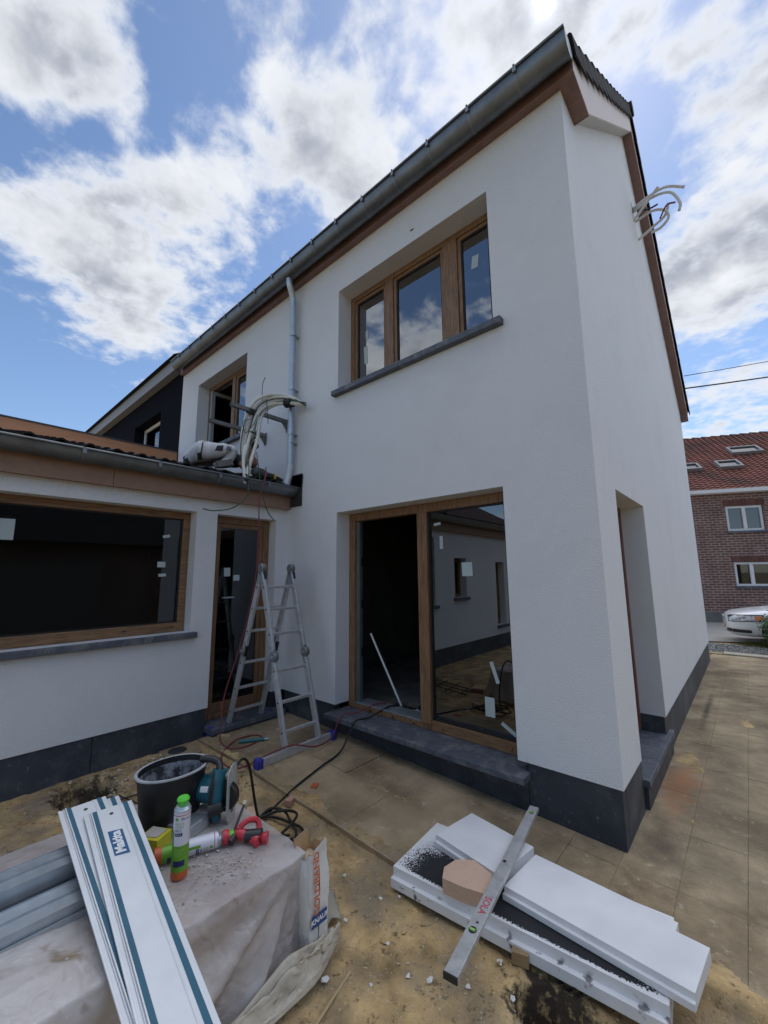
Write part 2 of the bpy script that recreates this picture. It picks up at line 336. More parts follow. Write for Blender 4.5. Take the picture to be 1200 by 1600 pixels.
# ------------------------------------------------------------------ wall builder
def wall_cells(mb,mp,u0,u1,z0,z1,ops,th,caps='udlr'):
    """mp(u,z,d) -> point, d = depth into the wall"""
    us=sorted({u0,u1}|{o[0] for o in ops}|{o[1] for o in ops}); zs=sorted({z0,z1}|{o[2] for o in ops}|{o[3] for o in ops})
    for i in range(len(us)-1):
        for j in range(len(zs)-1):
            cu,cz=(us[i]+us[i+1])/2,(zs[j]+zs[j+1])/2
            if any(o[0]<cu<o[1] and o[2]<cz<o[3] for o in ops): continue
            for d in (0,th): mb.add([mp(us[i],zs[j],d),mp(us[i+1],zs[j],d),mp(us[i+1],zs[j+1],d),mp(us[i],zs[j+1],d)],[(0,1,2,3)] if d==0 else [(3,2,1,0)])
    for (a,b,c,d) in ops:
        for (p,q) in (((a,c),(b,c)),((b,c),(b,d)),((b,d),(a,d)),((a,d),(a,c))):
            if c<=z0+1e-6 and (p,q)==((a,c),(b,c)): continue
            mb.add([mp(*p,0),mp(*q,0),mp(*q,th),mp(*p,th)],[(0,1,2,3)])
    E={'d':((u0,z0),(u1,z0)),'u':((u0,z1),(u1,z1)),'l':((u0,z0),(u0,z1)),'r':((u1,z0),(u1,z1))}
    if 'd' in caps:
        low=sorted((o[0],o[1]) for o in ops if o[2]<=z0+1e-6); a=u0
        for (l,r) in low+[(u1,u1)]:
            if l>a: mb.add([mp(a,z0,0),mp(l,z0,0),mp(l,z0,th),mp(a,z0,th)],[(0,1,2,3)])
            a=r
    for c in caps.replace('d',''): p,q=E[c]; mb.add([mp(*p,0),mp(*q,0),mp(*q,th),mp(*p,th)],[(0,1,2,3)])
def gutter(parent,axis,a0,a1,c,zr,r,brk,mb_name='gutter',first=.06,dep=1.):
    """half round gutter along an axis; c = centre of the other axis, zr = rim height; outer side towards sgn"""
    def P(t,o,z): return Vector((t,o,z)) if axis=='x' else Vector((o,t,z))
    sg=-1 if axis=='x' else 1
    pr=[]
    for k in range(15):
        an=PI*k/14; pr.append((c+sg*math.cos(an)*r,zr-math.sin(an)*r*dep))
    inn=[(c+(o-c)*.955,zr-(zr-z)*.955) for o,z in pr]
    bead=[(c+sg*(r+.009)+.011*math.cos(2*PI*k/8),zr+.002+.011*math.sin(2*PI*k/8)) for k in range(8)]
    m=MB(); n=len(pr)
    for ring,closed in ((pr+inn[::-1],True),(bead,True)):
        vs=[P(t,*q) for t in (a0,a1) for q in ring]; N=len(ring)
        m.add(vs,[(i,(i+1)%N,(i+1)%N+N,i+N) for i in range(N)])
        if ring is bead: m.add([P(a0,*q) for q in ring],[tuple(range(N))]); m.add([P(a1,*q) for q in ring],[tuple(range(N))])
    for t in (a0,a1): m.add([P(t,*q) for q in pr],[tuple(range(n))])
    gobj=m.build(mb_name,M_zinc,parent,smooth=True)
    t=min(a0,a1)+first; src=None
    while t<max(a0,a1)-.02:
        b=MB(); seg=[]
        for k in range(15):
            an=PI*k/14; seg.append((c+sg*math.cos(an)*(r+.0035),zr-math.sin(an)*(r*dep+.0035)))
        seg=[(c+sg*(r+.024),zr+.016)]+seg
        vs=[P(t+q,*s) for q in (-.008,.008) for s in seg]; N=len(seg)
        b.add(vs,[(i,i+1,i+1+N,i+N) for i in range(N-1)])
        cl=P(t,c+sg*(r+.012),zr-.02); b.box(cl-Vector((.014,.006,.022)) if axis=='x' else cl-Vector((.006,.014,.022)),cl+(Vector((.014,.006,.028)) if axis=='x' else Vector((.006,.014,.028))))
        b.build('gutter_bracket',M_zincb,gobj); t+=brk
    return gobj

# ------------------------------------------------------------------ main house
house=thing('house','tall white rendered two-storey house with zinc gutter and oak windows','house',(0,0,0))
TH=.38; ZP=.345
DOOR=(-2.603,-.665,.27,2.331); UW=(-2.60,-.671,3.735,5.004); SW=(-6.31,-4.661,3.735,5.035); GD=(.552,1.69,.2,2.296)
wb=MB()
mpf=lambda u,z,d:(u,d,z); mpg=lambda u,z,d:(-d,u,z)
wall_cells(wb,mpf,-7.0,0,ZP,5.62,[(DOOR[0],DOOR[1],ZP,DOOR[3]),UW,SW],TH,'udlr')
wall_cells(wb,mpg,TH,7.12,ZP,4.95,[(GD[0],GD[1],ZP,GD[3])],TH,'dr')
gp=[(TH,4.95),(7.12,4.95),(3.25,8.14),(TH,5.62)]
for d in (0,-TH): wb.add([(d,y,z) for y,z in gp],[tuple(range(4))])
wall=wb.build('wall',M_render,house)
ib=MB(); ib.box((-7.0,6.75,-.05),(-TH,7.12,4.95)); ib.build('rear_wall',M_render,house)
MB().prism([(-7.0,TH,-.05),(-7.0,6.74,-.05),(-7.0,6.74,5.2),(-7.0,3.4,8.2),(-7.0,TH,5.6)],(.2,0,0)).build('party_wall',M_render,house)
ib=MB(); ib.box((-6.79,TH+.01,.12),(-TH-.01,6.74,.24)); ib.build('floor',mat('screed',(.22,.20,.17),.9,0,.3,5,.4,40,c2=(.32,.30,.26),c2scale=4),house)
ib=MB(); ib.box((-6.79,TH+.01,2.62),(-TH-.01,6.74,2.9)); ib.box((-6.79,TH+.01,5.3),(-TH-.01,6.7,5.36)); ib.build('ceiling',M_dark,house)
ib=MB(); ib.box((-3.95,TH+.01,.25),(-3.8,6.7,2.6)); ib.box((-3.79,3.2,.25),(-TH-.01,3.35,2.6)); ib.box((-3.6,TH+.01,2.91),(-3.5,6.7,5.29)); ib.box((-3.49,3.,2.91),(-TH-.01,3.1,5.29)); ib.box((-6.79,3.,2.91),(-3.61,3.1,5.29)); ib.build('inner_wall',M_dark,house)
# plinth slabs
def plinth(parent,a,b):
    return MB().box(a,b).build('plinth_slab',M_blue,parent,bevel=.004)
pe=-.12
for (x0,x1,zt) in ((-3.50,-2.99,ZP),(-2.986,-2.642,ZP),(-2.638,-1.62,.233),(-1.616,-.602,.233),(-.598,-.012,ZP)):
    plinth(house,(x0,.012,pe),(x1,.1,zt-.002))
plinth(house,(-.1,.1005,pe),(-.012,.60,ZP-.002))
y=1.69
while y<7.1:
    y2=min(y+.92,7.1); plinth(house,(-.1,y+.004,pe),(-.012,y2,ZP-.002)); y=y2
plinth(house,(-.37,1.694,.2),(-.1,1.71,ZP))
MB().box((-6.9,.1005,-.1),(-.1005,.37,.23)).build('foundation',M_dark,house)
MB().box((-.372,.7,-.1),(-.1005,7.0,.15)).build('foundation',M_dark,house)
# door step and side step
MB().box((-2.64,-.118,.238),(-.575,.25,.286)).build('door_sill',M_sill,house,bevel=.006)
for (y0,y1,xa) in ((.605,1.03,-.36),(1.034,1.46,-.36),(1.464,1.692,-.36),(1.6925,1.87,-.0115)): MB().box((xa,y0,.15),(.03,y1,.2)).build('side_step',M_sill,house,bevel=.005)
MB().box((-.3,.62,-.1),(.012,1.86,.149)).build('step_base',M_blue,house)
# sills of the upper windows
for (a,b) in ((UW[0]-.05,UW[1]+.09),(SW[0]-.05,SW[1]+.08)): MB().box((a,-.065,3.675),(b,.2,3.734)).build('window_sill',M_sill,house,bevel=.006)

def frame_rect(mb,mp,u0,u1,z0,z1,w,d0,d1,wb=None,wt=None):
    wb=w if wb is None else wb; wt=w if wt is None else wt
    def bx(a,b,c,d):
        p=mp(a,c,d0); q=mp(b,d,d1); mb.box(p,q)
    bx(u0,u0+w,z0,z1); bx(u1-w,u1,z0,z1); bx(u0+w,u1-w,z0,z0+wb); bx(u0+w,u1-w,z1-wt,z1)
def stickers(parent,mp,d,items):
    for (u,z,w,h,rot) in items:
        c,s=math.cos(rot),math.sin(rot); q=[]
        for (a,b) in ((-w/2,-h/2),(w/2,-h/2),(w/2,h/2),(-w/2,h/2)): q.append(mp(u+a*c-b*s,z+a*s+b*c,d))
        MB().prism(q,Vector(mp(0,0,-.0008))-Vector(mp(0,0,0))).build('glass_label',M_stick,parent)
# upper three-light window
uw=MB(); D0,D1=.2,.27
frame_rect(uw,mpf,UW[0]+.002,UW[1]-.002,UW[2],UW[3]-.002,.062,D0,D1)
for (a,b) in ((-2.035,-1.925),(-1.265,-1.105)): uw.box((a,D0-.004,UW[2]+.062),(b,D1,UW[3]-.064))
win=uw.build('window',M_oakV,house,bevel=.004,label='three-light oak window above the open sliding door')
for k,(a,b) in enumerate(((UW[0]+.066,-2.037),(-1.923,-1.267),(-1.103,UW[1]-.066))):
    s=MB(); frame_rect(s,mpf,a,b,UW[2]+.064,UW[3]-.068,.036,D0+.012,D1-.01); s.build('sash',M_oakV,win,bevel=.003)
    s=MB(); frame_rect(s,mpf,a+.037,b-.037,UW[2]+.101,UW[3]-.105,.012,D0+.026,D0+.04); s.build('gasket',M_rubber,win)
    pn=MB().box((a+.037,D0+.036,UW[2]+.10),(b-.037,D0+.037,UW[3]-.104)).build('pane',M_glass,win)
    if k==2: stickers(win,mpf,D0+.034,[(-.93,4.60,.07,.13,-.12)])
    if k==0: stickers(win,mpf,D0+.034,[(-2.38,4.2,.05,.22,.05),(-2.36,4.45,.04,.1,.05)])
# small upper window: left sash open, right fixed
sw=MB(); frame_rect(sw,mpf,SW[0]+.002,SW[1]-.002,SW[2],SW[3]-.002,.07,D0,D1); sw.box((-5.46,D0-.004,SW[2]+.07),(-5.36,D1,SW[3]-.072))
win2=sw.build('window',M_oakV,house,bevel=.004,label='half-open oak window above the wing roof')
s=MB(); frame_rect(s,mpf,-5.358,SW[1]-.074,SW[2]+.072,SW[3]-.074,.05,D0+.012,D1-.01); s.build('sash',M_oakV,win2,bevel=.003)
MB().box((-5.306,D0+.036,SW[2]+.124),(SW[1]-.126,D0+.037,SW[3]-.126)).build('pane',M_glass,win2)
s=MB(); frame_rect(s,lambda u,z,d:(SW[0]+.085+d,u,z),.19,.83,SW[2]+.075,SW[3]-.08,.06,0,.06); s.build('sash',mat('grey_sash',(.35,.36,.37),.5),win2)
MB().box((SW[0]+.112,.25,SW[2]+.14),(SW[0]+.113,.77,SW[3]-.14)).build('pane',M_glass,win2)
# big sliding door
D0,D1=.19,.27
dr=MB(); z0=.288; frame_rect(dr,mpf,DOOR[0]+.002,DOOR[1]-.002,z0,DOOR[3]-.002,.085,D0,D1,wb=.05)
dr.box((-1.648,D0-.012,z0+.05),(-1.535,D1,DOOR[3]-.087))
door=dr.build('sliding_door',M_oakV,house,bevel=.004)
fx=MB().box((-1.533,D0-.004,z0+.001),(DOOR[1]-.088,D0+.03,z0+.085)).build('bottom_rail',M_oakX,door,bevel=.003)
for xx in (-1.42,-.80): MB().lathe([(0,-.012),(.011,-.012),(.013,0)],(xx,D0-.004,z0+.04),10,'y').build('drain_cap',M_oakV,door)
for xx in (-2.3,-2.0,-1.75): MB().box((xx,D0-.006,z0+.015),(xx+.03,D0,z0+.025)).build('drain_slot',M_black,door)
s=MB(); frame_rect(s,mpf,-1.534,DOOR[1]-.088,z0+.086,DOOR[3]-.088,.014,D0+.02,D0+.05); s.build('gasket',M_rubber,door)
MB().box((-1.53,D0+.034,z0+.088),(DOOR[1]-.09,D0+.036,DOOR[3]-.09)).build('pane',M_glassd,door)
stickers(door,mpf,D0+.032,[(-1.40,1.945,.035,.12,0),(-1.14,1.695,.105,.12,.03),(-.925,.86,.032,.17,.32),(-.98,.585,.085,.15,0),(-.815,.445,.03,.16,1.05),(-1.44,2.12,.075,.025,.1)])
t=MB(); t.box((DOOR[0]+.09,D0+.002,z0+.052),(-1.65,D0+.03,z0+.062)); t.box((DOOR[0]+.09,D0+.045,z0+.03),(-1.65,D1+.12,z0+.056)); t.build('track',M_galv,door,bevel=.002)
t=MB(); t.box((DOOR[0]+.088,D0+.03,z0+.06),(DOOR[0]+.118,D1+.01,DOOR[3]-.09)); t.box((DOOR[0]+.119,D0+.035,z0+.06),(DOOR[0]+.131,D1,DOOR[3]-.09)); t.build('seal_strip',mat('grey_profile',(.22,.24,.25),.4,.6,.1,8),door)
for zz in (.8,1.3,1.75): MB().box((DOOR[0]+.131,D0+.05,zz),(DOOR[0]+.145,D1-.01,zz+.09)).build('latch',M_black,door)
# sliding leaf pushed behind the fixed pane
# side door in the gable
sd=MB(); frame_rect(sd,mpg,GD[0]+.002,GD[1]-.002,GD[2]+.002,GD[3]-.002,.07,.20,.27); sdo=sd.build('side_door',mat('red_oak',(.20,.075,.05),.5,0,.2,4),house,bevel=.003)
MB().box((-.235,GD[0]+.072,GD[2]+.075),(-.232,GD[1]-.072,GD[3]-.075)).build('pane',M_glassd,sdo)
# small bracket mark above the window
MB().box((-1.515,-.004,5.005+.125),(-1.475,0.01,5.005+.14)).build('drill_hole',M_black,house)

# eaves: soffit, fascia, gutter, downpipe
sf=MB(); sf.box((-7.0,-.0595,5.45),(-.0005,-.0015,5.462)); sf.box((.0005,-.0595,5.45),(.117,.34,5.462)); sf.build('soffit',M_clad,house)
x=.119
while x>-6.9:
    x2=max(x-1.45,-6.95); MB().box((x2+.002,-.075,5.446),(x,-.06,5.72)).build('fascia_board',M_clad,house,bevel=.002); x=x2
MB().box((.001,.3405,5.446),(.116,.352,5.52)).build('box_back',M_clad,house)
gut=gutter(house,'x',-6.9,.128,-.178,5.60,.098,.42,first=.35,dep=1.42)
dp=MB(); dp.tube(spline([(-3.36,-.178,5.47),(-3.362,-.17,5.40),(-3.375,-.12,5.30),(-3.39,-.085,5.2),(-3.388,-.08,5.0)],6)+[Vector((-3.375,-.08,2.96))],.041,14); dpo=dp.build('downpipe',M_galv,house,smooth=True)
for zz in (4.72,3.98,3.39,3.28):
    MB().lathe([(.041,-.012),(.0455,-.012),(.0455,.012),(.041,.012)],(-3.375,-.08,zz),14).box((-3.405,-.045,zz-.006),(-3.345,0,zz+.006)).bar((-3.33,-.1,zz),(-3.315,-.1,zz-.0),.02,.016).build('clamp',M_galv,dpo,smooth=True)
MB().tube([(-3.375,-.08,3.0),(-3.38,-.085,2.9),(-3.39,-.12,2.74)],.05,14,radii=[.047,.048,.052]).build('shoe',mat('pale_zinc',(.55,.57,.58),.5,.5,.15,9),dpo,smooth=True)

# roof of the main house
def prof_top(y):
    P=((-.23,5.59),(-.07,5.64),(.14,5.78),(.69,6.23),(1.786,7.14),(3.25,8.40),(7.42,4.98))
    for (a,za),(b,zb) in zip(P,P[1:]):
        if y<=b: return za+(zb-za)*(y-a)/(b-a)
    return P[-1][1]
def prof_sof(y): return 5.47+.885*(y-.35) if y<3.25 else 8.0365-.818*(y-3.25)
dk=MB(); yy=[-.07,.14,.69,1.786,3.25,7.25]
for a,b in zip(yy,yy[1:]):
    dk.add([(x,y,prof_top(y)-e) for x in (-7.0,.10) for (y,e) in ((a,.055),(b,.055),(b,.16),(a,.10 if a<0 else .16))],[(0,1,2,3),(7,6,5,4),(0,4,5,1),(1,5,6,2),(2,6,7,3),(3,7,4,0)])
deck=dk.build('roof',M_tile,house)
def verge_board(y0,y1,m,nm):
    b=MB()
    n=8
    for k in range(n):
        a=y0+(y1-y0)*k/n; c=y0+(y1-y0)*(k+1)/n
        b.prism([(.104,a,prof_sof(a)),(.104,c,prof_sof(c)),(.104,c,prof_top(c)-.06),(.104,a,prof_top(a)-.06)],(.014,0,0))
    return b.build(nm,m,house)
verge_board(.345,3.249,M_pink,'verge_board'); verge_board(3.251,7.25,M_clad,'verge_board')
b=MB().prism([(.104,-.0595,5.4625),(.104,.344,5.4625),(.104,.344,prof_top(.344)-.06),(.104,.14,prof_top(.14)-.06),(.104,-.0595,prof_top(-.0595)-.06)],(.014,0,0)); b.build('verge_board',M_pink,house)
for (a,c,m) in ((.3525,3.249,mat('pale_soffit',(.42,.41,.38),.7,0,.08,10)),(3.251,7.25,M_clad)):
    b=MB(); b.prism([(.001,a,prof_sof(a)),(.001,c,prof_sof(c)),(.001,c,prof_sof(c)+.016),(.001,a,prof_sof(a)+.016)],(.1025,0,0)); b.build('verge_soffit',m,house)
b=MB().box((.001,7.125,4.785),(.118,7.26,5.02)).build('eave_box',M_clad,house)
def vtile(y0,y1,back=False):
    z0,z1=prof_top(y0),prof_top(y1); d=Vector((0,y1-y0,z1-z0)); L_=d.length; d/=L_; nrm=Vector((0,-d.z,d.y))
    b=MB(); lo=0.012
    pts=[(-.12,.0),(-.06,.03),(0,.012),(.05,-.004),(.09,.012),(.130,.026),(.147,.014),(.15,-.125),(.136,-.125),(.13,-.01),(.10,-.02),(0,-.02),(-.12,-.02)]
    A=Vector((0,y0,z0)); e=.06
    r0=[A-d*e+nrm*(h+.06)+Vector((x,0,0)) for x,h in pts]; r1=[A+d*L_+nrm*h+Vector((x,0,0)) for x,h in pts]
    if back: r0,r1=[A+nrm*h+Vector((x,0,0)) for x,h in pts],[A+d*(L_+e)+nrm*(h+.06)+Vector((x,0,0)) for x,h in pts]
    n=len(pts); b.add(r0+r1,[tuple(range(n)),tuple(range(2*n-1,n-1,-1))]+[(i,(i+1)%n,(i+1)%n+n,i+n) for i in range(n)])
    b.build('roof_tile',M_tile,deck,smooth=True)
y=-.06
while y<3.2:
    y2=min(y+.245,3.24); vtile(y,y2); y=y2
y=3.27
while y<7.3:
    y2=min(y+.245,7.4); vtile(y,y2,True); y=y2
b=MB(); b.tube([(.17,3.25,8.40),(-.25,3.25,8.40)],.10,14); b.tube([(-.2,3.25,8.395),(-6.9,3.25,8.39)],.09,10); b.build('ridge_tile',M_tile,deck,smooth=True)
b=MB(); b.box((-7,7.13,4.72),(.12,7.2,4.95)); b.build('rear_fascia',M_clad,house)

# ------------------------------------------------------------------ wing
WX=-3.524
wing=thing('house_wing','low white rendered wing with tiled lean-to roof and wide window','house wing',(WX,-3,0))
mpw=lambda u,z,d:(WX-d,u,z)
WW=(-2.75,-1.11,1.107,2.32); WD=(-.888,-.152,.17,2.32); W1=(-3.85,-3.41,1.21,1.97); W2=(-5.55,-5.14,.54,1.92)
wb=MB(); wall_cells(wb,mpw,-6.3,-.001,ZP,2.68,[WW,(WD[0],WD[1],ZP,WD[3]),W1,W2],.34,'udlr'); wb.build('wall',M_render,wing)
b=MB(); b.box((-7.0,-6.3,-.1),(-3.87,-6.0,2.68)); b.box((-7.0,-5.99,-.1),(-6.8,-.01,3.7)); b.build('rear_wall',M_render,wing)
b=MB(); b.box((-6.79,-5.99,.0),(-3.66,-.01,.16)); b.build('floor',MATS['screed'],wing)
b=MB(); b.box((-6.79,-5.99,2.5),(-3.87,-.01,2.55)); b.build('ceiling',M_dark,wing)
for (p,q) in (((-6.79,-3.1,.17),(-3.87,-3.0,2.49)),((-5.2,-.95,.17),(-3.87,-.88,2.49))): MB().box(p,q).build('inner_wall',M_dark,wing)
y=-.90
for y2 in (-1.85,-2.95,-4.05,-5.15,-6.29): plinth(wing,(WX-.1,y-.004,-.12),(WX-.012,y2,ZP-.002)); y=y2
plinth(wing,(WX-.1,-.150,-.12),(WX-.012,-.002,ZP-.002))
# wide window
wf=MB(); D0,D1=.14,.21; frame_rect(wf,mpw,WW[0]+.002,WW[1]-.002,WW[2]+.002,WW[3]-.002,.07,D0,D1,wb=.09); w=wf.build('window',M_oakY,wing,bevel=.004,label='wide single-pane oak window')
s=MB(); frame_rect(s,mpw,WW[0]+.073,WW[1]-.073,WW[2]+.093,WW[3]-.073,.012,D0+.02,D0+.05); s.build('gasket',M_rubber,w)
MB().box((WX-D0-.035,WW[0]+.075,WW[2]+.095),(WX-D0-.033,WW[1]-.075,WW[3]-.075)).build('pane',M_glassw,w)
for yy in (-1.25,-1.67): MB().box((WX-D0,yy,WW[2]+.045),(WX-D0+.004,yy+.035,WW[2]+.055)).build('drain_slot',M_black,w)
stickers(w,mpw,D0+.031,[(-1.36,1.775,.075,.055,0),(-1.345,1.67,.07,.028,.05),(-1.33,2.06,.07,.028,.2),(-2.56,2.04,.14,.17,0)])
MB().box((WX-.14,WW[0]-.06,1.052),(WX+.055,WW[1]+.055,1.106)).build('window_sill',M_sill,wing,bevel=.005)
for W in (W1,W2):
    f=MB(); frame_rect(f,mpw,W[0]+.002,W[1]-.002,W[2]+.002,W[3]-.002,.06,D0,D1); f=f.build('window',M_oakV,wing)
    MB().box((WX-D0-.035,W[0]+.06,W[2]+.06),(WX-D0-.033,W[1]-.06,W[3]-.06)).build('pane',M_glassd,f)
    MB().box((WX-.14,W[0]-.05,W[2]-.055),(WX+.055,W[1]+.05,W[2]-.001)).build('window_sill',M_sill,wing,bevel=.005)
# glazed door
f=MB(); frame_rect(f,mpw,WD[0]+.002,WD[1]-.002,WD[2]+.002,WD[3]-.002,.075,D0,D1,wb=.05); f=f.build('glazed_door',M_oakV,wing,bevel=.004)
s=MB(); frame_rect(s,mpw,WD[0]+.079,WD[1]-.079,WD[2]+.054,WD[3]-.079,.045,D0+.015,D1-.01,wb=.1); s.build('door_leaf',M_oakV,f,bevel=.003)
MB().box((WX-D0-.035,WD[0]+.125,WD[2]+.155),(WX-D0-.033,WD[1]-.125,WD[3]-.125)).build('pane',M_glassw,f)
stickers(f,mpw,D0+.031,[(-.66,1.70,.075,.095,.05),(-.545,1.635,.075,.065,0)])
b=MB(); b.tube([(WX-.1,-.72,1.42),(WX-.1,-.60,1.42)],.009,8); b.tube([(WX-.14,-.72,1.42),(WX-.1,-.72,1.42)],.009,8); b.build('handle',M_galv,f)
MB().box((WX-.3,WD[0]-.02,.12),(WX+.16,WD[1]+.10,.169)).build('door_step',M_sill,wing,bevel=.005)
MB().box((WX-.29,WD[0],-.1),(WX+.14,WD[1]+.08,.1195)).build('step_base',M_blue,wing)
# eaves and roof of the wing
MB().box((WX+.001,-6.35,2.462),(WX+.062,-.002,2.474)).build('soffit',M_clad,wing)
y=-.002
while y>-6.3:
    y2=max(y-1.9,-6.35); MB().box((WX+.0625,y2+.003,2.455),(WX+.08,y,2.70)).build('fascia_board',mat('tan_cladding',(.30,.18,.12),.6,0,.12,9,.1,50),wing,bevel=.002); y=y2
gutter(wing,'y',-6.35,-.015,-3.372,2.70,.098,.58,first=.12)
MB().box((-3.46,-.014,2.48),(-3.22,-.003,2.88)).prism([(-3.46,-.014,2.72),(-3.22,-.014,2.70),(-3.2,-.014,2.86),(-3.46,-.014,2.88)],(0,.006,0)).build('flashing',M_lead,wing)
def roofz(x): return 2.755+.262*(-3.36-x)
rf=MB()
rf.add([(-3.42,-6.3,roofz(-3.42)-.05),(-3.42,-.003,roofz(-3.42)-.05),(-7.04,-.003,roofz(-7.04)-.05),(-7.04,-6.3,roofz(-7.04)-.05),(-3.42,-6.3,roofz(-3.42)-.12),(-3.42,-.003,roofz(-3.42)-.12),(-7.04,-.003,roofz(-7.04)-.12),(-7.04,-6.3,roofz(-7.04)-.12)],[(0,1,2,3),(7,6,5,4),(0,4,5,1),(1,5,6,2),(2,6,7,3),(3,7,4,0)])
rw=rf.build('roof',M_tile,wing)
def tile_mesh(b,ox,oy,oz,lift):
    """one S-tile: wave across y, runs up -x"""
    n=8; sl=.262
    def P(u,v,t):
        yv=oy-v*.2; h=.032*math.exp(-((v-.30)/.19)**2)+.008*sst(v,.55,1)-.004
        xx=ox-u*.37; return (xx,yv,oz+sl*u*.37+h+lift*(1-u)-t)
    for t in (0,.016): b.grid(lambda u,v,t=t:P(u,v,t),1,n)
    top=[P(0,j/n,0) for j in range(n+1)]; bot=[P(0,j/n,.016) for j in range(n+1)]
    b.add(top+bot,[(j,j+1,j+n+2,j+n+1) for j in range(n)])
    return b
src=tile_mesh(MB(),0,0,0,.03).build('roof_tile',M_tile,rw,smooth=True,local=True)
first=True
for r in range(2):
    for k in range(15):
        loc=Vector((-3.36-.33*r,-.05-k*.2,roofz(-3.36-.33*r)-.03))-wing.location
        if first: src.location=loc; first=False
        else: share(src,rw,loc,(random.uniform(-.01,.01),random.uniform(-.01,.01),0))
b=MB()
for r in range(2,11):
    for k in range(15): tile_mesh(b,-3.36-.33*r,-.05-k*.2,roofz(-3.36-.33*r)-.03,.03)
struct(b.build('roof_tiles',M_tile,rw,smooth=True),'stuff')
hb=MB(); hb.add([(-3.36,-3.0,2.76),(-3.36,-6.45,2.76),(-7.04,-6.45,2.76),(-7.04,-3.0,2.76),(-5.2,-3.0,3.95),(-5.2,-4.75,3.95)],[(0,1,5,4),(1,2,5),(2,3,4,5),(0,4,3),(0,3,2,1)]); hb.build('hip_roof',mat('brown_tile',(.075,.05,.042),.85,0,.3,12,.5,25,spec=.2),wing)
MB().box((-7.10,-6.3,3.60),(-7.045,.0-.003,3.945)).build('upstand_cladding',M_band,wing)
MB().box((-7.12,-6.3,3.946),(-7.035,-.003,3.968)).build('coping',M_lead,wing)

# ------------------------------------------------------------------ dark attached house
dh=thing('attached_house','black rendered house adjoining the white house with grey fascia','house',(-9,.03,0))
M_blk=mat('black_render',(.008,.009,.015),1,0,.15,4,.4,160,spec=.08)
b=MB(); wall_cells(b,lambda u,z,d:(u,.03+d,z),-16,-7.02,0,5.66,[(-9.66,-8.12,4.0,5.08)],.3,'udlr'); b.build('wall',M_blk,dh)
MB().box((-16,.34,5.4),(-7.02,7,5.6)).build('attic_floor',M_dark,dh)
b=MB(); b.box((-16.2,-.10,5.60),(-7.01,.028,5.66)); b.box((-16.2,-.118,5.60),(-7.01,-.1005,5.84)); b.build('fascia_board',mat('grey_fascia',(.28,.29,.31),.6,0,.06,5),dh)
MB().prism([(-16.2,-.2,5.841),(-16.2,3.6,8.4),(-16.2,7.2,5.84)],(9.18,0,0)).build('roof',M_tile,dh)
f=MB(); frame_rect(f,lambda u,z,d:(u,.03+d,z),-9.65,-8.13,4.0,5.075,.07,.2,.26); f=f.build('window',M_white,dh); MB().box((-9.58,.25,4.07),(-8.2,.252,5.0)).build('pane',M_glassd,f)
MB().box((-9.7,-.02,3.94),(-8.08,.1,3.998)).build('window_sill',M_sill,dh)
MB().box((-9.65,.5,4),(-8.1,.52,5.08)).build('blind',M_dark,dh)
# ------------------------------------------------------------------ brick house across the street
def brick_mat(name,c1,c2,mortar,bw=.21,bh=.065,ms=.012,axis='x',rot=0):
    mt=bpy.data.materials.new(name); mt.use_nodes=True; nt=mt.node_tree; L=nt.links.new; B=nt.nodes['Principled BSDF']; B.inputs['Roughness'].default_value=.9
    tc=nt.nodes.new('ShaderNodeTexCoord'); sp=nt.nodes.new('ShaderNodeSeparateXYZ'); L(tc.outputs['Object'],sp.inputs[0]); cb=nt.nodes.new('ShaderNodeCombineXYZ')
    L(sp.outputs[0 if axis=='x' else 1],cb.inputs[0]); L(sp.outputs[2],cb.inputs[1])
    br=nt.nodes.new('ShaderNodeTexBrick'); L(cb.outputs[0],br.inputs['Vector']); br.inputs['Color1'].default_value=(*c1,1); br.inputs['Color2'].default_value=(*c2,1); br.inputs['Mortar'].default_value=(*mortar,1)
    br.inputs['Scale'].default_value=1; br.inputs['Brick Width'].default_value=bw; br.inputs['Row Height'].default_value=bh; br.inputs['Mortar Size'].default_value=ms; br.inputs['Bias'].default_value=0
    nz=nt.nodes.new('ShaderNodeTexNoise'); L(tc.outputs['Object'],nz.inputs['Vector']); nz.inputs['Scale'].default_value=2.5; nz.inputs['Detail'].default_value=6
    mr=nt.nodes.new('ShaderNodeMapRange'); L(nz.outputs[0],mr.inputs[0]); mr.inputs[1].default_value=.3; mr.inputs[2].default_value=.7; mr.inputs[3].default_value=.75; mr.inputs[4].default_value=1.2
    h=nt.nodes.new('ShaderNodeHueSaturation'); L(br.outputs[0],h.inputs['Color']); L(mr.outputs[0],h.inputs['Value']); L(h.outputs[0],B.inputs['Base Color'])
    bp=nt.nodes.new('ShaderNodeBump'); L(br.outputs['Fac'],bp.inputs['Height']); bp.inputs['Strength'].default_value=-.6; bp.inputs['Distance'].default_value=.008; L(bp.outputs[0],B.inputs['Normal'])
    return mt
bh=thing('brick_house','red brick house with red tiled roof and skylights across the street','house',(o0.x,o0.y,0),rot=(0,0,STA))
M_brick=brick_mat('red_brick',(.22,.10,.082),(.165,.08,.07),(.36,.31,.27),.24,.085,.012)
U=(.9,1.95,3.03,3.9); LW=(.93,2.6,1.17,1.98)
b=MB(); wall_cells(b,lambda u,z,d:(u,d,z),-7,9,.33,4.32,[U,LW,(-3.2,-2.1,3.03,3.9),(4.2,5.25,3.03,3.9),(4.6,5.6,1.17,1.98)],.3,'udlr'); b.build('wall',M_brick,bh,local=True)
MB().box((-7,-.012,-.1),(9,.28,.329)).build('plinth',mat('grey_plinth',(.16,.155,.15),.9,0,.2,3,.3,40),bh,local=True)
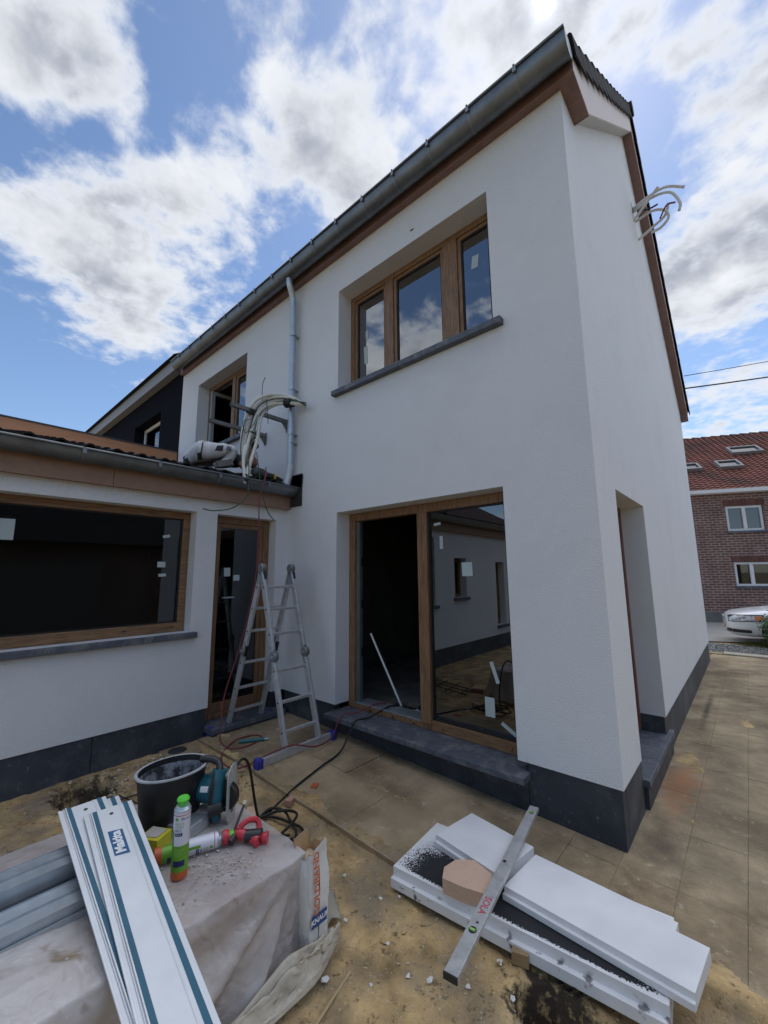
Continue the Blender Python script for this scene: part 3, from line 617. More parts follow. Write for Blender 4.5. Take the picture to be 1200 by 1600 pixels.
MB().box((-7,.31,.3),(9,8,4.3)).build('core',M_dark,bh,local=True)
b=MB(); b.box((-7.1,-.32,4.34),(9.1,-.2,4.46)); b.build('gutter',M_white,bh,local=True)
MB().box((-7.1,-.2,4.33),(9.1,.0,4.36)).build('soffit',M_white,bh,local=True)
M_rtile=mat('red_roof_tile',(.215,.078,.055),.8,0,.28,1.3,.2,30,c2=(.11,.055,.045),c2lo=.50,c2hi=.62,c2scale=.55)
rb=MB(); th=math.atan2(7.5-4.45,4.2); nrow=34
def rooftile_pt(u,t): return Vector((u,-.25+t*math.cos(th),4.45+t*math.sin(th)))
Lr=4.25/math.cos(th); ncol=80
for i in range(nrow):
    t0,t1=Lr*i/nrow,Lr*(i+1)/nrow; nr=Vector((0,-math.sin(th),math.cos(th)))
    vs=[]
    for k in range(ncol*4+1):
        u=-7.1+16.2*k/(ncol*4); wv=.018*math.cos(2*PI*(k%4)/4)
        vs+=[rooftile_pt(u,t0)+nr*(.045+wv),rooftile_pt(u,t1)+nr*(.012+wv),rooftile_pt(u,t0)+nr*(.0+wv)]
    rb.add(vs,[(3*k,3*k+3,3*k+4,3*k+1) for k in range(ncol*4)]+[(3*k,3*k+2,3*k+5,3*k+3) for k in range(ncol*4)])
rroof=rb.build('roof',M_rtile,bh,local=True,fixn=False)
MB().prism([(-7.05,-.2,4.37),(-7.05,3.98,7.4),(-7.05,8.2,4.37)],(16.1,0,0)).build('roof_core',M_rtile,rroof,local=True)
for k in range(46): MB().tube([(-7.05+k*.35,4.0,7.49),(-6.72+k*.35,4.0,7.47)],.11,8,radii=[.115,.095]).build('ridge_tile',mat('brown_ridge',(.09,.045,.035),.8,0,.2,4,rand=.2),rroof,local=True)
def skylight(u,z,w,hh):
    t=(z-4.45)/math.sin(th); nr=Vector((0,-math.sin(th),math.cos(th))); up_=Vector((0,math.cos(th),math.sin(th))); c=rooftile_pt(u,t)+nr*.03
    def Q(a,b,h): return c+Vector((a,0,0))+up_*b+nr*h
    f=MB()
    for (a0,a1,b0,b1) in ((-w/2,w/2,-hh/2,-hh/2+.07),(-w/2,w/2,hh/2-.07,hh/2),(-w/2,-w/2+.07,-hh/2+.07,hh/2-.07),(w/2-.07,w/2,-hh/2+.07,hh/2-.07)):
        f.add([Q(a0,b0,0),Q(a1,b0,0),Q(a1,b1,0),Q(a0,b1,0),Q(a0,b0,.12),Q(a1,b0,.12),Q(a1,b1,.12),Q(a0,b1,.12)],[(0,3,2,1),(4,5,6,7),(0,1,5,4),(1,2,6,5),(2,3,7,6),(3,0,4,7)])
    f=f.build('skylight',mat('skylight_frame',(.22,.22,.22),.5),rroof,local=True)
    MB().add([Q(-w/2+.06,-hh/2+.06,.07),Q(w/2-.06,-hh/2+.06,.07),Q(w/2-.06,hh/2-.06,.07),Q(-w/2+.06,hh/2-.06,.07)],[(0,1,2,3)]).build('pane',mat('skylight_glass',(.02,.022,.025),.06),f,local=True)
skylight(.42,5.58,.75,.55); skylight(1.72,5.58,.72,.6); skylight(2.75,6.35,1.0,.62); skylight(5.2,5.6,.8,.6)
def bwin(u0,u1,z0,z1,split):
    f=MB(); frame_rect(f,lambda u,z,d:(u,d,z),u0+.01,u1-.01,z0+.01,z1-.01,.07,.04,.12); m=(u0+u1)/2 if split is None else split; f.box((m-.05,.035,z0+.08),(m+.05,.12,z1-.08))
    f=f.build('window',M_white,bh,local=True)
    for (p,q) in ((u0+.08,m-.05),(m+.05,u1-.08)): MB().box((p,.09,z0+.08),(q,.092,z1-.08)).build('pane',mat('house_glass',(.12,.14,.16),.05,0,.05,2,spec=.8) if z0>2 else M_glassw,f,local=True)
    MB().box((u0-.05,-.06,z0-.07),(u1+.05,.04,z0-.001)).build('window_sill',M_sill,bh,local=True)
    n=int((u1-u0)/.085)+2
    for k in range(n): MB().box((u0-.06+k*.085,-.008,z1+.002),(u0-.06+k*.085+.072,.05,z1+.2)).build('brick',mat('lintel_brick',(.15,.065,.053),.9,0,.2,4,rand=.2),bh,local=True)
bwin(*U,None); bwin(*LW,1.42); bwin(-3.2,-2.1,3.03,3.9,None); bwin(4.2,5.25,3.03,3.9,None); bwin(4.6,5.6,1.17,1.98,None)

# dark brick outbuilding facing the wing, outside the frame on the right (mirrored in the wing glass)
ob=thing('brick_outbuilding','dark brick outbuilding standing on the far side of the path','outbuilding',(7.2,0,0))
MB().box((7.2,-6,-.1),(10.5,6.2,2.7)).build('wall',brick_mat('dark_brick',(.10,.055,.04),(.075,.045,.036),(.14,.12,.10),.21,.07,.012,'y'),ob)
MB().prism([(6.9,-6.2,2.7),(10.8,-6.2,2.7),(8.8,-6.2,4.2)],(0,12.6,0)).build('roof',M_tile,ob)
MB().box((7.15,-1.6,-.05),(7.199,.9,2.1)).build('garage_door',mat('grey_door',(.08,.085,.08),.5,0,.1,3),ob)

# ------------------------------------------------------------------ parked car
car=thing('parked_car','white car parked nose-out across the end of the side path','car',(.13,10.42,-.02),rot=(0,0,R(5)))
SEC=[(0.0,.34,.60,.50),(.03,.27,.66,.62),(.10,.22,.71,.74),(.25,.20,.755,.83),(.5,.19,.80,.885),(.9,.19,.86,.905),(1.4,.19,.925,.91),(2.4,.19,.95,.915),(3.6,.2,.97,.91),(4.3,.22,.96,.86),(4.6,.3,.9,.78),(4.66,.4,.8,.7)]
def cw(x):
    for p,q in zip(SEC,SEC[1:]):
        if x<=q[0]: t=(x-p[0])/(q[0]-p[0]); return [p[i]+(q[i]-p[i])*t for i in range(1,4)]
    return list(SEC[-1][1:])
RING=[(0,0),(.7,0),(.93,.04),(.985,.2),(1,.45),(.985,.68),(.94,.84),(.80,.955),(.5,.995),(0,1.0)]
def cpt(x,fy,fz): zb,zt,w=cw(x); return Vector((x,-w*fy,zb+(zt-zb)*fz))
b=MB(); ring=RING+[(-q[0],q[1]) for q in RING[-2:0:-1]]; n=len(ring); vs=[cpt(s[0],*r) for s in SEC for r in ring]
b.add(vs,[(i*n+k,i*n+(k+1)%n,(i+1)*n+(k+1)%n,(i+1)*n+k) for i in range(len(SEC)-1) for k in range(n)]+[tuple(range(n)),tuple((len(SEC)-1)*n+k for k in range(n))])
M_car=mat('white_car_paint',(.72,.73,.74),.25,0,.02,2,coat=.6)
b.build('body',M_car,car,smooth='all',sub=2,local=True)
def cpatch(x0,x1,fa,fb,off,n=8):
    def f(u,v):
        x=x0+(x1-x0)*u; z=fa(u)+(fb(u)-fa(u))*v; zb,zt,w=cw(x); fz=(z-zb)/(zt-zb)
        fy=1
        for (p,q),(r_,s_) in zip(RING,RING[1:]):
            if q<=fz<=s_+1e-6: fy=p+(r_-p)*(fz-q)/(s_-q+1e-9)
        return Vector((x-.25*off*(1-u),-w*fy-off,z))
    return MB().grid(f,n,4)
cpatch(.045,.66,lambda u:.53+.045*u,lambda u:.68+.06*u-.03*u*u,.006).build('headlight_bezel',M_black,car,smooth='all',local=True)
hl=cpatch(.06,.62,lambda u:.545+.04*u,lambda u:.665+.05*u-.03*u*u,.012).build('headlight',mat('headlight_glass',(.36,.38,.40),.2,.2,.8,14),car,smooth='all',local=True)
cpatch(.50,.66,lambda u:.585+.02*u,lambda u:.685-.02*u,.015).build('indicator',mat('amber_lens',(.55,.16,.04),.15),hl,local=True)
cpatch(.1,.42,lambda u:.30,lambda u:.375-.01*u,.008).build('fog_intake',M_black,car,local=True)
cpatch(0.01,.09,lambda u:.30,lambda u:.38,.01).build('fog_intake',M_black,car,local=True)
b=MB().box((-.012,-.27,.46),(.06,.27,.61)); b.build('grille',M_black,car,bevel=.02,local=True); b=MB(); frame_rect(b,lambda u,z,d:(-.025+d,u,z),-.285,.285,.45,.62,.014,0,.03); b.build('grille_frame',M_galv,car,local=True)
MB().box((-.02,-.26,.35),(.03,.26,.43)).build('number_plate',mat('plate',(.5,.34,.32),.5),car,local=True)
for x in (.95,3.65):
    for sd in (-1,1):
        MB().lathe([(0,-.02),(.37,-.02),(.37,.0),(0,.0)],(x,sd*.913,.34),28,'y').build('wheel_arch',M_rubber,car,local=True)
        wv=MB().lathe([(.2,-.09),(.30,-.1),(.325,-.07),(.325,.07),(.30,.1),(.2,.09)],(x,sd*.86,.32),28,'y').build('wheel',M_rubber,car,smooth=True,local=True)
        MB().lathe([(0,.0),(.05,.02*1),(.19,.0),(.2,-.03)],(x,sd*.93,.32),20,'y').build('rim',M_galv,wv,smooth=True,local=True)
b=MB()
gv=[(1.35,.92,.80),(2.05,1.40,.62),(3.3,1.43,.62),(4.35,.95,.74)]
b.add([Vector((x,s*w,z)) for (x,z,w) in gv for s in (-1,1)]+[Vector((1.35,-.8,.9)),Vector((4.35,-.8,.9))],[(0,1,3,2),(2,3,5,4),(4,5,7,6),(0,2,4,6),(1,7,5,3)]); b.build('cabin',mat('car_glass',(.03,.035,.04),.05),car,local=True)
b=MB().prism([(2.05,-.63,1.40),(3.3,-.63,1.43),(3.3,.63,1.43),(2.05,.63,1.40)],(0,0,.03)); b.build('roof',M_car,car,local=True)
MB().lathe([(0,-.05),(.06,-.03),(.08,.03),(0,.06)],(1.55,-1.0,.98),10,'x').build('mirror',M_car,car,smooth=True,local=True)

# ------------------------------------------------------------------ shrub
def shrub(name,label,c,rx,rz,nleaf,seed,ml):
    t=thing(name,label,'shrub',(c[0],c[1],0)); rnd=random.Random(seed); b=MB()
    for i in range(nleaf):
        d=Vector((rnd.gauss(0,1),rnd.gauss(0,1),rnd.gauss(0,1))).normalized()*(rnd.random()**.45)
        k=1+.25*fbm(d.x*2,d.y*2,d.z*2+seed)
        p=Vector((c[0]+d.x*rx*k,c[1]+d.y*rx*k,max(.03,rz+d.z*rz*k))); s=rnd.uniform(.02,.04)
        u=Vector((rnd.gauss(0,1),rnd.gauss(0,1),rnd.gauss(0,.6))).normalized(); w=u.cross(Vector((rnd.gauss(0,1),rnd.gauss(0,1),1)).normalized()).normalized()
        b.add([p,p+u*s*.6+w*s*.4,p+u*s*1.5,p+u*s*.6-w*s*.4],[(0,1,2,3)])
    b.build('crown',ml,t,fixn=False); b=MB()
    for k in range(6): an=k*1.05; b.tube([(c[0]+.03*math.cos(an),c[1]+.03*math.sin(an),-.06),(c[0]+rx*.4*math.cos(an),c[1]+rx*.4*math.sin(an),rz)],.012,5)
    b.build('trunk',mat('bark',(.09,.06,.04),.9),t); return t
M_leaf=mat('green_leaf',(.055,.11,.03),.5,0,.4,9)
shrub('leafy_shrub','dense green shrub in front of the white car',(1.24,8.95,0),.50,.46,5200,2,M_leaf)

# ------------------------------------------------------------------ power lines
for (p,q,r,lab) in (((.15,7.0,5.63),(10,16,8.7),.007,'thin upper black power line beside the back eave'),((.15,7.0,5.36),(10,17,8.3),.014,'thicker lower black power line with clamp at the back eave')):
    pts=[Vector(p).lerp(Vector(q),t/16)-Vector((0,0,.5*4*(t/16)*(1-t/16)*.4)) for t in range(17)]
    tag(MB().tube(pts,r,6).build('power_line',M_rubber),lab,'cable')

# ================================================================== objects
# ------------------------------------------------------------------ ladder
lad=thing('folding_ladder','aluminium folding ladder standing as an A-frame in the corner','ladder',(-2.96,-.5,.1))
def ladder():
    T=[Vector((-2.96,-.675,1.72)),Vector((-2.96,-.325,1.72))]
    for side,(bx,ins) in enumerate(((-2.475,.02),(-3.465,0))):
        sg=1 if side==0 else -1
        B=[Vector((bx,-.685,.15)),Vector((bx,-.315,.15))]
        mid=[T[i].lerp(B[i],.52) for i in (0,1)]
        for i in (0,1):
            o=Vector((0,(.018 if i else -.018)*(1 if side==0 else -1)*.0,0))
            for (p,q) in ((T[i].lerp(B[i],.035),T[i].lerp(B[i],.485)),(T[i].lerp(B[i],.555),B[i])):
                MB().bar(p+o,q+o,.062,.027,(0,1,0)).build('rail',M_alu,lad,bevel=.003)
            h=MB(); m=mid[i]; yo=(-.02 if i==0 else .02)
            h.lathe([(0,-.024),(.043,-.024),(.047,-.018),(.047,.018),(.043,.024),(0,.024)],m+Vector((sg*.012,0,0)),20,'y'); hj=h.build('hinge',mat('grey_hinge',(.22,.23,.23),.45,.4,.2,20),lad,smooth=True)
            MB().lathe([(0,-.034),(.016,-.034),(.016,.034),(0,.034)],m+Vector((sg*.012,0,0)),10,'y').build('pin',M_galv,hj)
            d=(B[i]-T[i]).normalized(); MB().bar(m-d*.10,m+d*.11,.045,.04,(0,1,0)).build('hinge_plate',M_galv,hj,bevel=.003)
            if side==1: MB().bar(m-d*.05+Vector((.035,-.002,0)),m+d*.05+Vector((.03,-.002,0)),.03,.03,(0,1,0)).build('lock_lever',M_black,hj)
        ts=(.115,.25,.395,.60,.765,.915)
        for t in ts:
            p,q=T[0].lerp(B[0],t),T[1].lerp(B[1],t); MB().bar(p,q,.03,.026,(0,0,1)).build('rung',M_alu,lad,bevel=.004)
            for i,e in ((0,p),(1,q)): MB().lathe([(0,-.002),(.009,-.002),(.009,.002),(0,.002)],e+Vector((0,(-.0155 if i==0 else .0155),0)),8,'y').build('rung_plug',M_black,lad)
        b=MB().bar((bx+sg*.004,-.93 if side==0 else -.86,.125),(bx+sg*.004,-.17 if side==0 else -.20,.125),.07,.03,(1,0,0)); sb=b.build('stabiliser_bar',M_alu,lad,bevel=.004)
        for yy in ((-.95,-.15) if side==0 else (-.875,-.185)): MB().box((bx-.03,yy-.03,.072),(bx+.04,yy+.03,.17)).build('end_cap',mat('blue_cap',(.03,.04,.30),.45,0,.2,12,c2=(.4,.42,.45),c2lo=.62,c2hi=.68,c2scale=30),sb,bevel=.008)
    for i in (0,1):
        h=MB().lathe([(0,-.026),(.042,-.026),(.047,-.018),(.047,.018),(.042,.026),(0,.026)],T[i]+Vector((0,0,.01)),20,'y'); hj=h.build('top_hinge',MATS['grey_hinge'],lad,smooth=True)
        for sg in (1,-1): 
            d=Vector((sg*.29,0,-1)).normalized(); MB().bar(T[i]+d*.02,T[i]+d*.15,.05,.045,(0,1,0)).build('hinge_plate',M_galv,hj,bevel=.004)
        MB().bar(T[i]+Vector((.035,-.0,-.03)),T[i]+Vector((.055,0,-.1)),.05,.02,(0,1,0)).build('lock_lever',M_black,hj,bevel=.004)
ladder()

# ------------------------------------------------------------------ hoses and cables
def cable(name,pts,r,m,label,n=8,k=10,cat='cable'):
    return tag(MB().tube(spline(pts,k),r,n).build(name,m,smooth='all'),label,cat)
M_red=mat('red_hose',(.20,.03,.04),.5,0,.2,12)
zz=.108
cable('air_hose',[(-3.3,-.46,2.88),(-3.25,-.50,2.74),(-3.245,-.56,2.5),(-3.24,-.56,2.1),(-3.24,-.58,1.6),(-3.25,-.70,1.0),(-3.28,-.84,.5),(-3.24,-.885,.2),(-3.20,-.9,zz+.006),(-2.99,-.92,zz),(-2.92,-.78,zz),(-2.98,-.60,zz),(-3.1,-.60,zz),(-3.1,-.8,zz+.012),(-2.98,-.99,zz-.01),(-2.8,-1.08,zz-.02),(-2.6,-1.04,zz-.015),(-2.48,-.80,.175),(-2.44,-.62,.185),(-2.38,-.42,.13),(-2.42,-.2,.14),(-2.40,-.10,.30),(-2.33,.06,.315),(-2.25,.3,.36),(-2.15,.5,.27)],.0062,M_red,'dark red air hose running down from the roof past the ladder',cat='hose')
hc=thing('hose_connector','teal hose connector lying beside the ladder foot','connector',(-2.97,-.70,.12))
MB().tube([(-3.045,-.80,.118),(-2.915,-.61,.118)],.016,10).build('sleeve',mat('teal_plastic',(.03,.16,.17),.4),hc,smooth=True); MB().tube([(-2.915,-.61,.118),(-2.895,-.58,.118)],.010,10).build('tip',M_galv,hc,smooth=True)
cable('power_cable',[(-1.9,.55,.27),(-2.1,.35,.35),(-2.12,.22,.35),(-2.16,.05,.305),(-2.18,-.12,.31),(-2.2,-.18,.22),(-2.17,-.32,.11),(-2.1,-.6,.098),(-2.02,-.9,.085),(-1.93,-1.18,.06),(-1.86,-1.34,.075),(-1.83,-1.48,.10)],.008,M_rubber,'black power cable running from the sliding door to the coil')
pts=[]
rc=random.Random(5)
for k in range(30):
    an=k*.55; rr=.13+.03*math.sin(k*1.3); pts.append((-1.74+rr*1.15*math.cos(an)+.03*math.sin(k*.7),-1.28+rr*math.sin(an),.045+.0018*k+.006*math.sin(k*2.1)))
cable('cable_coil',pts,.0085,M_rubber,'loose coil of black cable on the dirt behind the covered stack',cat='cable')
cable('saw_cable',[(-1.62,-1.66,.52),(-1.66,-1.58,.58),(-1.70,-1.50,.50),(-1.72,-1.42,.2),(-1.68,-1.36,.08),(-1.60,-1.26,.06)],.008,M_rubber,'short thick black cable hanging off the circular saw')

# conduits on the wall
M_cond=mat('cream_conduit',(.60,.60,.54),.5,0,.1,14); M_green=mat('green_wire',(.03,.10,.055),.5)
cb=thing('conduit_bundle','bundle of cream conduits arching off the wall beside the downpipe','conduits',(-3.1,-.1,3.6))
A_=[[-3.094,-.1,3.66],[-3.26,-.17,3.80],[-3.479,-.3,3.853],[-3.538,-.48,3.737],[-3.6,-.569,3.508],[-3.5,-.665,3.106],[-3.3,-.697,2.706]]
B_=[[-3.095,-.1,3.70],[-3.257,-.17,3.737],[-3.478,-.25,3.743],[-3.55,-.396,3.586],[-3.45,-.527,3.205],[-3.35,-.667,2.851],[-3.3,-.72,2.66]]
for k,t in enumerate((0,.22,.45,.66,.85,1)):
    P=[Vector(A_[i]).lerp(Vector(B_[i]),t)+Vector((.018*math.sin(k*2.2+i*.6),.018*math.cos(k*1.7+i),.012*math.sin(k+i))) for i in range(7)]
    if k in (1,3): P=P[:6]
    if k==4: P=P[:5]
    MB().tube(spline(P,8),.021,8).build('conduit',M_cond,cb,smooth='all')
for k,t in enumerate((.1,.55,.95)):
    P=[Vector(A_[i]).lerp(Vector(B_[i]),t)+Vector((.012,-.022,.012+.004*k)) for i in range(7)]; P[0]+=Vector((.06,0,-.03))
    MB().tube(spline(P,8),.006,6).build('wire',M_rubber if k<2 else M_green,cb,smooth='all')
for (P,r,m) in (([(-3.34,-.66,2.95),(-3.28,-.68,2.72),(-3.25,-.72,2.5),(-3.26,-.86,2.36),(-3.27,-1.05,2.31),(-3.27,-1.17,2.315)],.006,M_green),([(-3.36,-.55,3.05),(-3.29,-.55,2.8),(-3.255,-.54,2.62),(-3.25,-.46,2.38),(-3.24,-.37,2.27)],.006,M_green),([(-3.5,-.42,3.76),(-3.49,-.43,3.95),(-3.47,-.41,4.06)],.004,M_rubber),([(-3.5,-.36,3.8),(-3.44,-.38,3.6),(-3.40,-.39,3.45)],.004,M_rubber),([(-3.55,-.55,3.5),(-3.5,-.66,3.42),(-3.5,-.62,3.3),(-3.45,-.55,3.42),(-3.46,-.5,3.55)],.005,M_green)): MB().tube(spline(P,8),r,6).build('wire',m,cb,smooth='all')
for (c,d,r,h) in (((-3.30,-.17,3.755),(1,.25,-.1),.06,.05),((-3.575,-.53,3.6),(.1,.1,1),.05,.03)):
    c=Vector(c); d=Vector(d).normalized(); MB().tube([c-d*h,c+d*h],r,12).build('tape',M_rubber,cb)
MB().tube([(-3.3,-.71,2.75),(-3.28,-.715,2.66)],.022,8).build('end_cap',M_rubber,cb)
# wall bracket arms
for (x,z,y1,lab) in ((-3.56,3.64,-.79,'upper grey steel bracket arm fixed to the wall behind the downpipe'),(-4.07,3.58,-.79,'lower grey steel bracket arm fixed to the wall beside the half-open window')):
    t=thing('bracket_arm',lab,'bracket',(x,0,z),'steel arms projecting from the facade')
    b=MB(); b.box((x-.02,y1,z-.002),(x+.02,-.006,z+.002+.0)); b.box((x-.02,y1,z-.045),(x-.017,-.006,z-.0025)); b.box((x+.017,y1,z-.045),(x+.02,-.006,z-.0025)); b.build('arm',mat('bracket_steel',(.22,.22,.21),.5,.6,.2,10),t)
    MB().prism([(x-.01,-.006,z-.046),(x-.01,-.09,z-.046),(x-.01,-.006,z-.15)],(.02,0,0)).build('gusset',MATS['bracket_steel'],t); MB().box((x-.03,-.0055,z-.16),(x+.03,-.0005,z+.02)).build('wall_plate',MATS['bracket_steel'],t)
# conduits sticking out of the gable
gc=thing('gable_conduits','white conduit stubs curling out of the gable wall below the verge','conduits',(0,3.6,6.8))
M_gcond=mat('white_conduit',(.62,.62,.60),.5,0,.08,10)
for P in ([(-.02,3.50,7.0),(.22,3.50,7.08),(.42,3.52,7.10),(.62,3.55,6.98)],[(-.02,3.46,6.76),(.2,3.4,6.93),(.34,3.36,7.03)],[(-.02,3.5,6.95),(.25,3.46,7.0),(.46,3.44,6.92),(.55,3.44,6.7),(.53,3.44,6.58)],[(-.02,3.76,6.66),(.2,3.7,6.72),(.36,3.66,6.78),(.42,3.6,6.9)],[(-.02,3.66,6.9),(.2,3.62,6.92),(.36,3.62,6.84),(.40,3.6,6.68),(.30,3.6,6.58),(.18,3.64,6.6)]):
    MB().tube(spline(P,7),.019,8).build('conduit',M_gcond,gc,smooth='all')
for (P,m) in (([(.3,3.6,6.72),(.4,3.5,6.8),(.5,3.45,6.74)],M_red),([(.05,3.55,6.97),(.2,3.5,6.88),(.3,3.52,6.9)],M_rubber)): MB().tube(spline(P,6),.012,6).build('wire',m,gc,smooth='all')
MB().box((-.02,3.40,6.88),(.002,3.6,7.06)).build('wall_hole',M_black,gc)

# ------------------------------------------------------------------ worker on the roof
def skin_body(joints,edges,root,sub=2):
    me=bpy.data.meshes.new('tmp'); names=list(joints); me.from_pydata([joints[n][0] for n in names],[(names.index(a),names.index(b)) for a,b in edges],[])
    o=bpy.data.objects.new('tmp',me); COL.objects.link(o); sk=o.modifiers.new('k','SKIN'); sk.use_smooth_shade=True
    for i,n in enumerate(names):
        d=me.skin_vertices[0].data[i]; r=joints[n][1]; d.radius=r if isinstance(r,tuple) else (r,r); d.use_root=(n==root)
    sb=o.modifiers.new('s','SUBSURF'); sb.levels=sub; sb.render_levels=sub
    dg=bpy.context.evaluated_depsgraph_get(); out=bpy.data.meshes.new_from_object(o.evaluated_get(dg)); bpy.data.objects.remove(o); bpy.data.meshes.remove(me); return out
def worker():
    J=dict(hip=((-3.76,-1.12,3.0),(.13,.14)),waist=((-3.84,-.90,3.10),(.12,.135)),chest=((-3.86,-.68,3.08),(.125,.145)),neck0=((-3.82,-.52,3.03),(.075,.075)),neck=((-3.76,-.50,3.02),.05),
      head0=((-3.70,-.46,3.015),.065),head=((-3.66,-.415,3.02),.085),crown=((-3.64,-.365,3.03),.06),
      hipL=((-3.66,-1.06,3.01),.115),kneeL=((-3.60,-.70,3.10),.085),calfL=((-3.62,-.76,2.96),.06),ankL=((-3.60,-.84,2.89),.045),
      hipR=((-3.92,-1.06,3.0),.10),kneeR=((-3.93,-.72,2.99),.07),ankR=((-3.95,-1.05,2.96),.045),toeR=((-3.95,-1.12,2.94),.035),
      shL=((-3.72,-.56,3.04),.062),elL=((-3.60,-.56,2.90),.043),wrL=((-3.52,-.50,3.06),.03),haL=((-3.50,-.515,3.13),.035),
      shR=((-3.90,-.50,3.05),.06),elR=((-3.72,-.44,3.02),.043),wrR=((-3.55,-.50,3.20),.03),haR=((-3.52,-.53,3.26),.034))
    E_=[('hip','waist'),('waist','chest'),('chest','neck0'),('neck0','neck'),('neck','head0'),('head0','head'),('head','crown'),('hip','hipL'),('hipL','kneeL'),('kneeL','calfL'),('calfL','ankL'),('hip','hipR'),('hipR','kneeR'),('kneeR','ankR'),('ankR','toeR'),('chest','shL'),('shL','elL'),('elL','wrL'),('wrL','haL'),('chest','shR'),('shR','elR'),('elR','wrR'),('wrR','haR')]
    me=skin_body(J,E_,'hip')
    t=thing('person','worker in white overalls crouching on the wing roof behind the conduits','person',(-3.78,-.8,2.85))
    M_ov=mat('white_overalls',(.58,.58,.60),.85,0,.14,14,.5,30,c2=(.42,.41,.40),c2lo=.55,c2hi=.75,c2scale=8); M_skin=mat('skin',(.36,.17,.12),.55,0,.12,20); M_shirt=mat('dark_shirt',(.035,.035,.045),.85)
    ms=[M_ov,M_skin,M_shirt]
    kind={'hip':0,'waist':0,'hipL':0,'kneeL':0,'calfL':0,'hipR':0,'kneeR':0,'ankR':0,'toeR':2,'ankL':0,'chest':0,'neck0':2,'shL':2,'shR':2}
    for m in ms: me.materials.append(m)
    jl=[(Vector(v[0]),kind.get(n,1)) for n,v in J.items()]
    for p in me.polygons: p.material_index=min(jl,key=lambda q:(q[0]-p.center).length)[1]; p.use_smooth=True
    for v in me.vertices:
        n_=v.normal.copy(); v.co+=n_*(.010*fbm(v.co.x*14,v.co.y*9,v.co.z*16,3)); v.co-=t.location
    o=bpy.data.objects.new('body',me); COL.objects.link(o); o.parent=t
    # boots, pockets, belt, gloves
    def boot(c,d,upv):
        c=Vector(c); d=Vector(d).normalized(); u=Vector(upv).normalized(); s=d.cross(u)
        b=MB(); ring=lambda q,w,h0,h1:[q+s*(w*x)+u*(h0+(h1-h0)*y) for x,y in ((-1,0),(1,0),(1,.6),(.6,1),(-.6,1),(-1,.6))]
        R_=[ring(c-d*.06,.036,0,.10),ring(c,.042,0,.12),ring(c+d*.10,.048,0,.085),ring(c+d*.17,.046,0,.06),ring(c+d*.20,.03,.005,.045)]
        b.add([v for r in R_ for v in r],[(i*6+k,i*6+(k+1)%6,(i+1)*6+(k+1)%6,(i+1)*6+k) for i in range(4) for k in range(6)]+[tuple(range(6)),tuple(24+k for k in range(6))])
        bo=b.build('boot',mat('grey_boot',(.16,.15,.14),.7,0,.3,20),t,smooth='all',sub=1)
        b=MB()
        b.bar(c-d*.05-u*.006,c+d*.15-u*.006,.078,.014,u)
        b.build('sole',mat('grey_sole',(.13,.125,.12),.8,0,.3,40),bo,bevel=.02)
    boot((-3.555,-.775,2.92),(.05,-.62,-.22),(-.80,.40,-.1))
    from mathutils.bvhtree import BVHTree
    bv=BVHTree.FromPolygons([v.co+t.location for v in me.vertices],[tuple(p.vertices) for p in me.polygons])
    tc_=camo.matrix_world.translation
    def patch(nm,pts,m):
        def f(u,v):
            a=Vector(pts[0]).lerp(Vector(pts[1]),u); b_=Vector(pts[3]).lerp(Vector(pts[2]),u); q=a.lerp(b_,v)
            h=bv.ray_cast(q+Vector((.6,-.25,0)),Vector((-.92,.38,0)).normalized()); return (h[0]+h[1]*.006) if h[0] is not None else q
        MB().grid(f,6,6).build(nm,m,t,smooth='all',fixn=False)
    patch('thigh_pocket',[(-3.6,-.93,3.02),(-3.6,-.84,3.035),(-3.6,-.83,3.10),(-3.6,-.90,3.085)],M_shirt)
    patch('pocket_flap',[(-3.6,-.80,3.05),(-3.6,-.74,3.06),(-3.6,-.74,3.10),(-3.6,-.79,3.10)],mat('blue_trim',(.12,.14,.22),.85))
    patch('belt',[(-3.6,-1.085,2.93),(-3.6,-1.07,2.93),(-3.6,-1.05,3.13),(-3.6,-1.065,3.13)],M_shirt)
    patch('back_pocket',[(-3.6,-1.10,2.92),(-3.6,-1.06,2.92),(-3.6,-1.07,2.98),(-3.6,-1.11,2.97)],M_shirt)
    b=MB()
    for (h,d) in ((Vector((-3.50,-.515,3.13)),Vector((.1,-.1,.6))),(Vector((-3.52,-.53,3.26)),Vector((.15,-.2,.6)))):
        for k in range(4): q=h+Vector((.012,-.027+.018*k,.02)); b.tube([q,q+d*.05,q+d*.07+Vector((.03,0,.0))],.0095,6,radii=[.011,.010,.008])
        b.tube([h+Vector((0,.03,.0)),h+Vector((.03,.045,.03)),h+Vector((.045,.03,.055))],.01,6)
    b.build('glove_fingers',mat('black_glove',(.02,.02,.022),.8),t)
    b=MB()
    for s in (-.062,.062): b.lathe([(0,-.01),(.018,-.008),(.022,.0),(.012,.008),(0,.01)],(-3.66+s*.9,-.415-s*.1,3.02),8,'x')
    b.build('ears',M_skin,t)
worker()
dr_=thing('power_drill','dark power drill with yellow ring lying on the roof tiles','drill',(-3.42,-.32,2.83))
d0,d1=Vector((-3.44,-.55,2.845)),Vector((-3.42,-.14,2.80)); dd=(d1-d0)
MB().tube([d0,d0+dd*.1,d0+dd*.3,d0+dd*.42],.05,12,radii=[.04,.058,.06,.048]).build('motor_body',mat('grey_tool',(.10,.10,.095),.5,0,.3,20),dr_,smooth=True)
for k in range(4): MB().tube([d0+dd*(.1+.06*k),d0+dd*(.125+.06*k)],.063,12).build('vent_rib',M_black,dr_)
MB().tube([d0+dd*.42,d0+dd*.64],.04,12).build('gear_case',M_black,dr_,smooth=True)
